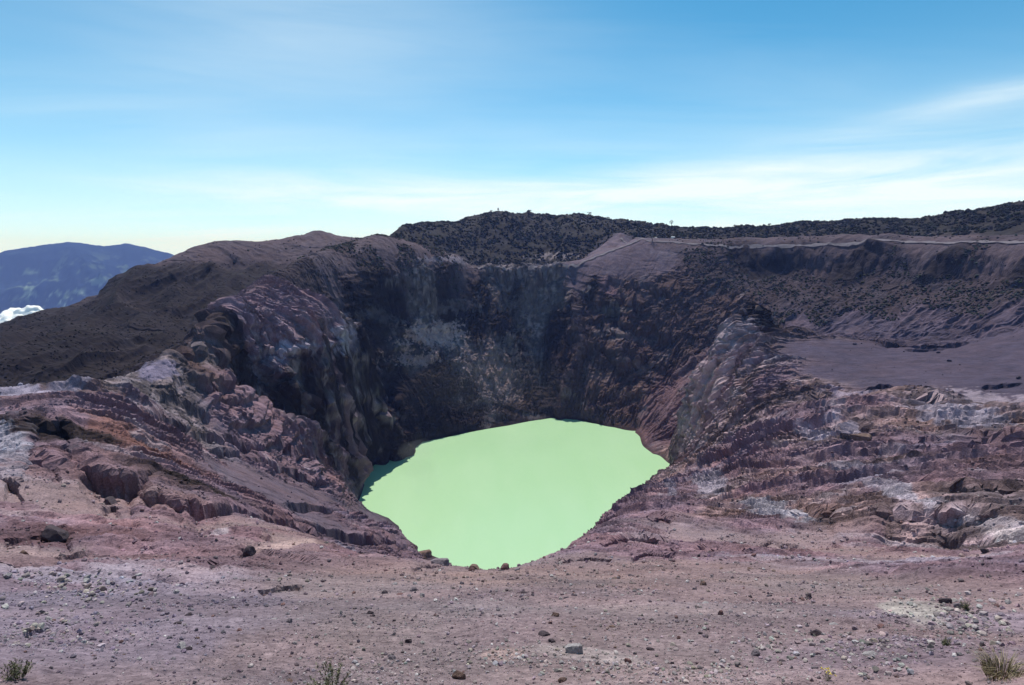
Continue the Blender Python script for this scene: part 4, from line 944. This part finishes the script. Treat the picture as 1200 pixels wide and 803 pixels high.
rock(1009, 517, 22, 'brown', 'big wedge shaped boulder jutting from the layered rock on the right', name='boulder', sq=1.5)
rock(496, 653, 32, 'brown', 'long flat brown slab at the lip beside the lake edge', name='boulder', sq=.55)
rock(516, 661, 26, 'grey', 'grey hump of rock just below the long brown slab at the lip', name='boulder', sq=.8)
rock(555, 667, 14, 'brown', 'small rounded brown boulder alone on the lip under the lake', name='boulder')
rock(592, 668, 13, 'red', 'reddish boulder on the lip at the lowest point of the lake', name='boulder')
rock(606, 669, 11, 'grey', 'grey block touching the reddish boulder on the lip', name='boulder')
rock(638, 745, 15, 'dark', 'dark knobbly rock above the pale angular boulder')
rock(647, 753, 10, 'dark', 'smaller dark rock right against the dark knobbly one')
rock(60, 634, 26, 'dark', 'low dark boulder on the ledge at far left', name='boulder')
rock(209, 761, 16, 'pale', 'pale flat stone on the bluish gravel at lower left')
rock(216, 763, 10, 'dark', 'dark stone tucked against the pale flat stone at lower left')
rock(95, 755, 8, 'white', 'small white stone on bluish gravel near the left shrub')
rock(120, 695, 10, 'dark', 'small dark rock among gravel in the left middle slope')
rock(160, 676, 9, 'white', 'white stone above the bluish gravel on the left')
rock(290, 652, 17, 'dark', 'blackish block under the pink ledge left of the lake', name='boulder')
rock(247, 668, 10, 'dark', 'dark stone left and below the blackish block')
rock(537, 795, 15, 'brown', 'brownish pink rock at the very bottom, right of the centre shrub', name='boulder')
rock(660, 799, 12, 'brown', 'rounded brown stone cut by the bottom edge of the picture')
rock(736, 777, 10, 'red', 'reddish dark stone right of the pale angular boulder')
rock(886, 768, 13, 'grey', 'grey rock in coarse rubble at lower right centre')
rock(1111, 708, 12, 'dark', 'dark upright rock beside the pale mound')
rock(1124, 712, 10, 'grey', 'grey rock just right of the dark upright rock')
rock(1020, 768, 14, 'pale', 'pale rounded rock on the rubble hump at lower right')
rock(957, 745, 14, 'dark', 'dark low rock left of the rubble hump at lower right')
rock(433, 720, 8, 'dark', 'dark stone on the open slope above the centre shrub')
rock(808, 753, 6, 'white', 'tiny bright white stone right of centre on the slope')
rock(757, 751, 6, 'white', 'tiny bright white stone above the reddish dark stone')
rock(822, 744, 7, 'dark', 'black pebble above and right of the bright white stone')
rock(128, 592, 20, 'dark', 'dark boulder under the orange rock face', name='boulder')
rock(1157, 648, 9, 'dark', 'dark block at the right end of the long shaded ledge', name='boulder')
rock(668, 586 if False else 604, 4, 'dark', 'tiny dark stone perched on the slope edge right of the lake') if False else None
rock(495, 700, 9, 'pale', 'pale stone below the lip left of the lake bottom')
rock(534, 704, 9, 'white', 'whitish stone below the brown slabs of the lip')
rock(885, 363, 12, 'brown', 'craggy block crowning the ridge right of the lake', name='boulder', sq=1.2)
rock(875, 368, 13, 'dark', 'dark block on the left shoulder of the ridge crown', name='boulder')
def px_of(p):
    f = p[1] * cp - p[2] * sp; u = p[2] * cp + p[1] * sp
    return 600 + FOC * p[0] / f, 401.5 - FOC * u / f
cols_ = [(150, 'near the left edge'), (320, 'right of the corner shrub'), (470, 'behind the centre shrub'), (600, 'left of the pale boulder'), (750, 'by the pale boulder'),
         (930, 'right of the pale boulder'), (1110, 'below the pale mound'), (1300, 'near the right edge')]
rows_ = [(682, 'high by the lip'), (715, 'midway down the slope'), (755, 'low on the slope'), (900, 'at the very bottom')]
adj = {'pale': 'pale grey', 'grey': 'grey purple', 'dark': 'blackish', 'red': 'dull red', 'brown': 'brown'}
used = set()
for q in range(900):
    if len(used) >= 190: break
    p, i, j = pick(1, 9, 80, .9, -43, 43); p = p[0].astype(float); x_, y_ = px_of(p)
    if not (4 < x_ < 1196 and 650 < y_ < 800): continue
    cn = rnd.choices(list(adj), (3, 4, 4, 1.5, 2))[0]; size = rnd.choice((4, 4.5, 5, 5.5, 8, 9.5)); big = 'larger' if size > 6 else 'small'; fl = rnd.random() < .5
    key = f"{big} {'flat' if fl else 'chunky'} {adj[cn]} rock {rows_[[y_ < r_[0] for r_ in rows_].index(True)][1]}, {cols_[[x_ < c_[0] for c_ in cols_].index(True)][1]}"
    if key in used: continue
    used.add(key); rock(0, 0, size, cn, key, 'loose rocks on the near slope', pos=p, sq=.6 if fl else 1.15)

# ------------------------------------------------------------------ plants on the near slope
def leaf_mat(name, c0, c1):
    m, t, b = new_mat(name); oi = t.nodes.new('ShaderNodeNewGeometry')
    t.links.new(ramp(t, oi.outputs['Random Per Island'], 0, 1, c0, c1), b.inputs['Base Color']); b.inputs['Roughness'].default_value = .7; return m
M_leaf = leaf_mat('shrub_leaf', (.035, .045, .020), (.17, .16, .075)); M_dry = leaf_mat('dry_blade', (.10, .085, .04), (.34, .27, .15)); M_stem = leaf_mat('stem_brown', (.05, .035, .025), (.09, .07, .05)); M_yel = leaf_mat('petal_yellow', (.55, .42, .03), (.75, .60, .08))
def tri_strips(strips, mat, name, parent):
    V_, F_ = [], []
    for pts_, wid in strips:
        n0 = len(V_); pts_ = np.array(pts_); side = np.array([rnd.uniform(-1, 1), rnd.uniform(-1, 1), 0]); side /= np.linalg.norm(side) + 1e-6
        for k_, p in enumerate(pts_):
            w_ = wid * (1 - k_ / (len(pts_) - 1) * .9) * (1 if k_ else .7)
            V_ += [tuple(p - side * w_), tuple(p + side * w_)]
        for k_ in range(len(pts_) - 1): F_.append((n0 + 2 * k_, n0 + 2 * k_ + 1, n0 + 2 * k_ + 3, n0 + 2 * k_ + 2))
    return mesh_obj(name, V_, F_, mat, False, parent)
def plant(px, py, wpx, hpx, kind, label, group=None):
    p = at_px(px, py).astype(float); dist = math.sqrt(p @ p); w = wpx / 2 / FOC * dist; h = hpx / FOC * dist * 1.1
    root = bpy.data.objects.new('shrub' if kind == 'shrub' else 'grass_tuft' if kind == 'tuft' else 'flowering_plant', None); COL.objects.link(root); root.location = p; root.empty_display_size = .1
    tag(root, label, 'shrub' if kind == 'shrub' else 'grass' if kind == 'tuft' else 'flower', group)
    if kind == 'tuft':
        st = []
        for _ in range(420):
            a = rnd.uniform(0, 6.28); rr_ = w * .45 * math.sqrt(rnd.random()); x, y = rr_ * math.cos(a), rr_ * math.sin(a); l = h * rnd.uniform(.5, 1.1); o_ = rnd.uniform(.3, 1.0) * w * .8
            st.append(([(x, y, -.03), (x + math.cos(a) * o_ * .3, y + math.sin(a) * o_ * .3, l * .6), (x + math.cos(a) * o_, y + math.sin(a) * o_, l * rnd.uniform(.6, 1))], .006))
        tri_strips(st, M_dry, 'blades', root)
        st2 = []
        for _ in range(30):
            a = rnd.uniform(0, 6.28); rr_ = w * .4 * math.sqrt(rnd.random()); x, y = rr_ * math.cos(a), rr_ * math.sin(a); l = h * rnd.uniform(.3, .6)
            st2.append(([(x, y, -.03), (x * 1.1, y * 1.1, l * .6), (x * 1.3, y * 1.3, l)], .008))
        tri_strips(st2, M_leaf, 'green_blades', root)
        return root
    stems, leaves = [], []
    ns = 26 if kind == 'shrub' else 8
    for _ in range(ns):
        a = rnd.uniform(0, 6.28); o_ = w * math.sqrt(rnd.random()) * .95; l = h * rnd.uniform(.55, 1.1) * (1 - .35 * (o_ / w) ** 2)
        path_ = [np.array([math.cos(a) * o_ * .15, math.sin(a) * o_ * .15, -.05]), np.array([math.cos(a) * o_ * .6, math.sin(a) * o_ * .6, l * .5]), np.array([math.cos(a) * o_, math.sin(a) * o_, l])]
        stems.append((path_, .012 * h))
        for _ in range(34):
            t_ = rnd.uniform(.25, 1.03); b_ = path_[1] * (1 - (t_ * 2 - 1)) + path_[2] * (t_ * 2 - 1) if t_ > .5 else path_[0] * (1 - t_ * 2) + path_[1] * t_ * 2
            d = np.array([rnd.gauss(0, 1), rnd.gauss(0, 1), rnd.gauss(.7, .8)]); d /= np.linalg.norm(d); ll = h * rnd.uniform(.09, .2)
            leaves.append(([b_, b_ + d * ll * .5, b_ + d * ll], .028 * h))
    tri_strips(stems, M_stem, 'stems', root); tri_strips(leaves, M_leaf, 'foliage', root)
    if kind == 'flower':
        fl = []
        for _ in range(7):
            b_ = np.array([rnd.uniform(-w, w), rnd.uniform(-w, w), h * rnd.uniform(.8, 1.15)])
            for _ in range(7): d = np.array([rnd.gauss(0, 1), rnd.gauss(0, 1), rnd.gauss(.3, .5)]); d /= np.linalg.norm(d); fl.append(([b_, b_ + d * .02, b_ + d * .035], .012))
        tri_strips(fl, M_yel, 'flowers', root)
    return root
plant(17, 798, 24, 15, 'shrub', 'grey green shrub at the bottom left corner of the slope')
plant(388, 812, 56, 21, 'shrub', 'dark green shrub with upright shoots at the bottom edge, left of centre')
plant(1180, 797, 52, 15, 'tuft', 'straw coloured grass tuft in the bottom right corner')
plant(1109, 758, 9, 7, 'shrub', 'little dark shrub above and left of the straw coloured tuft')
plant(1132, 716, 10, 7, 'shrub', 'small brownish shrub beside the pale mound on the right')
plant(972, 799, 10, 8, 'flower', 'tiny plant with yellow flowers at the bottom edge right of centre')

# ------------------------------------------------------------------ trees that stand out against the sky, huts on the terrace
M_trunk, t, b = new_mat('trunk_bark'); b.inputs['Base Color'].default_value = (.05, .04, .035, 1); b.inputs['Roughness'].default_value = 1
M_crown = leaf_mat('crown_leaves', (.012, .020, .010), (.045, .058, .028))
def ground_at(px, r):
    a = ray(px, 280)[0]; j = int(np.searchsorted(AZ, a)); i = int(np.searchsorted(R_, r)); return P3[i, j].astype(float)
def tree(px, r, h, w, label, group=None):
    p = ground_at(px, r); root = bpy.data.objects.new('tree', None); COL.objects.link(root); root.location = p; tag(root, label, 'tree', group)
    st = []
    segs = 6; V_, F_ = [], []
    for k_ in range(5):
        z_ = -1 + (h * .75 + 1) * k_ / 4; rad = w * .07 * (1 - k_ / 4 * .7)
        for q in range(segs): V_.append((rad * math.cos(q * 6.283 / segs) + .1 * w * math.sin(k_), rad * math.sin(q * 6.283 / segs), z_))
    for k_ in range(4):
        for q in range(segs): F_.append((k_ * segs + q, k_ * segs + (q + 1) % segs, (k_ + 1) * segs + (q + 1) % segs, (k_ + 1) * segs + q))
    mesh_obj('trunk', V_, F_, M_trunk, True, root)
    cl_c = [(rnd.gauss(0, .25) * w, rnd.gauss(0, .25) * w, h * rnd.uniform(.45, .92), rnd.uniform(.16, .3) * w) for _ in range(9)]
    lv = []
    for cx_, cy_, cz_, cr_ in cl_c:
        for _ in range(60):
            d = np.array([rnd.gauss(0, 1), rnd.gauss(0, 1), rnd.gauss(0, .8)]); d /= np.linalg.norm(d); b_ = np.array([cx_, cy_, cz_]) + d * cr_ * rnd.random() ** .4
            e = np.array([rnd.gauss(0, 1), rnd.gauss(0, 1), rnd.gauss(0, 1)]); e /= np.linalg.norm(e); lv.append(([b_, b_ + e * .35, b_ + e * .6], .28))
    tri_strips(lv, M_crown, 'crown', root)
    return root
tree(785, 1095, 11, 7, 'tallest tree breaking the skyline above the terrace track, over the white hut')
tree(763, 851, 11, 9, 'dark round tree standing alone at the start of the terrace track')
TL = ['small tree at the notch where the left hill meets the wooded skyline', 'second small tree up from the notch of the skyline', 'small tree on the rising skyline, left of the first hump', 'small tree on the highest point of the wooded skyline',
      'small tree just left of the highest point of the skyline', 'small tree just right of the highest skyline point', 'small tree on the skyline directly above the knoll path', 'small tree on the skyline, middle of three above the far wall',
      'small tree on the skyline above the right end of the far wall', 'small tree on the skyline right of the two white huts', 'small tree on the skyline above the crag beside the bench', 'small tree in the dip of the right skyline',
      'rightmost small tree on the climbing skyline', 'small tree on the climbing skyline, next to the rightmost one']
for tk, (px, r, h) in enumerate(((439, 935, 6), (446, 965, 6), (470, 1050, 6), (583, 1198, 7), (575, 1190, 6), (620, 1198, 6), (712, 1150, 6), (690, 1165, 7), (668, 1180, 6), (860, 1068, 6), (900, 1050, 6), (1066, 1000, 6), (1152, 958, 6), (1120, 972, 6))):
    tree(px, r, h, h * .9, TL[tk], 'small trees along the wooded skyline')
M_hut, t, b = new_mat('hut_white'); b.inputs['Base Color'].default_value = (.75, .75, .72, 1)
M_roof, t, b = new_mat('hut_roof'); b.inputs['Base Color'].default_value = (.35, .35, .36, 1)
def hut(px, r, w, h, label):
    p = ground_at(px, r); root = bpy.data.objects.new('hut', None); COL.objects.link(root); root.location = p; tag(root, label, 'hut')
    x = w / 2; y = w * .4
    V_ = [(-x, -y, -.6), (x, -y, -.6), (x, y, -.6), (-x, y, -.6), (-x, -y, h), (x, -y, h), (x, y, h), (-x, y, h), (-x, 0, h * 1.4), (x, 0, h * 1.4)]
    wl = bpy.data.meshes.new('wall'); wl.from_pydata(V_, [], [(0, 1, 5, 4), (1, 2, 6, 9, 5), (2, 3, 7, 6), (3, 0, 4, 8, 7)]); wl.materials.append(M_hut)
    o = bpy.data.objects.new('wall', wl); COL.objects.link(o); o.parent = root
    e = .25
    R0 = [(-x - e, -y - e, h - .12), (x + e, -y - e, h - .12), (x + e, 0, h * 1.4 + .08), (-x - e, 0, h * 1.4 + .08), (-x - e, y + e, h - .12), (x + e, y + e, h - .12)]
    R1 = [(a_, b_, c_ + .12) for a_, b_, c_ in R0]
    rf = bpy.data.meshes.new('roof'); rf.from_pydata(R0 + R1, [], [(6, 7, 8, 9), (9, 8, 11, 10), (0, 3, 2, 1), (3, 4, 5, 2), (0, 1, 7, 6), (4, 10, 11, 5), (0, 6, 9, 3), (3, 9, 10, 4), (1, 2, 8, 7), (2, 5, 11, 8)]); rf.materials.append(M_roof)
    o = bpy.data.objects.new('roof', rf); COL.objects.link(o); o.parent = root
hut(768, 915, 3.2, 2.6, 'left of two tiny white huts below the wooded skyline')
hut(788, 935, 5.0, 2.8, 'right and larger of two tiny white huts below the wooded skyline')
print('control points', n, 'grid', NR, NA)
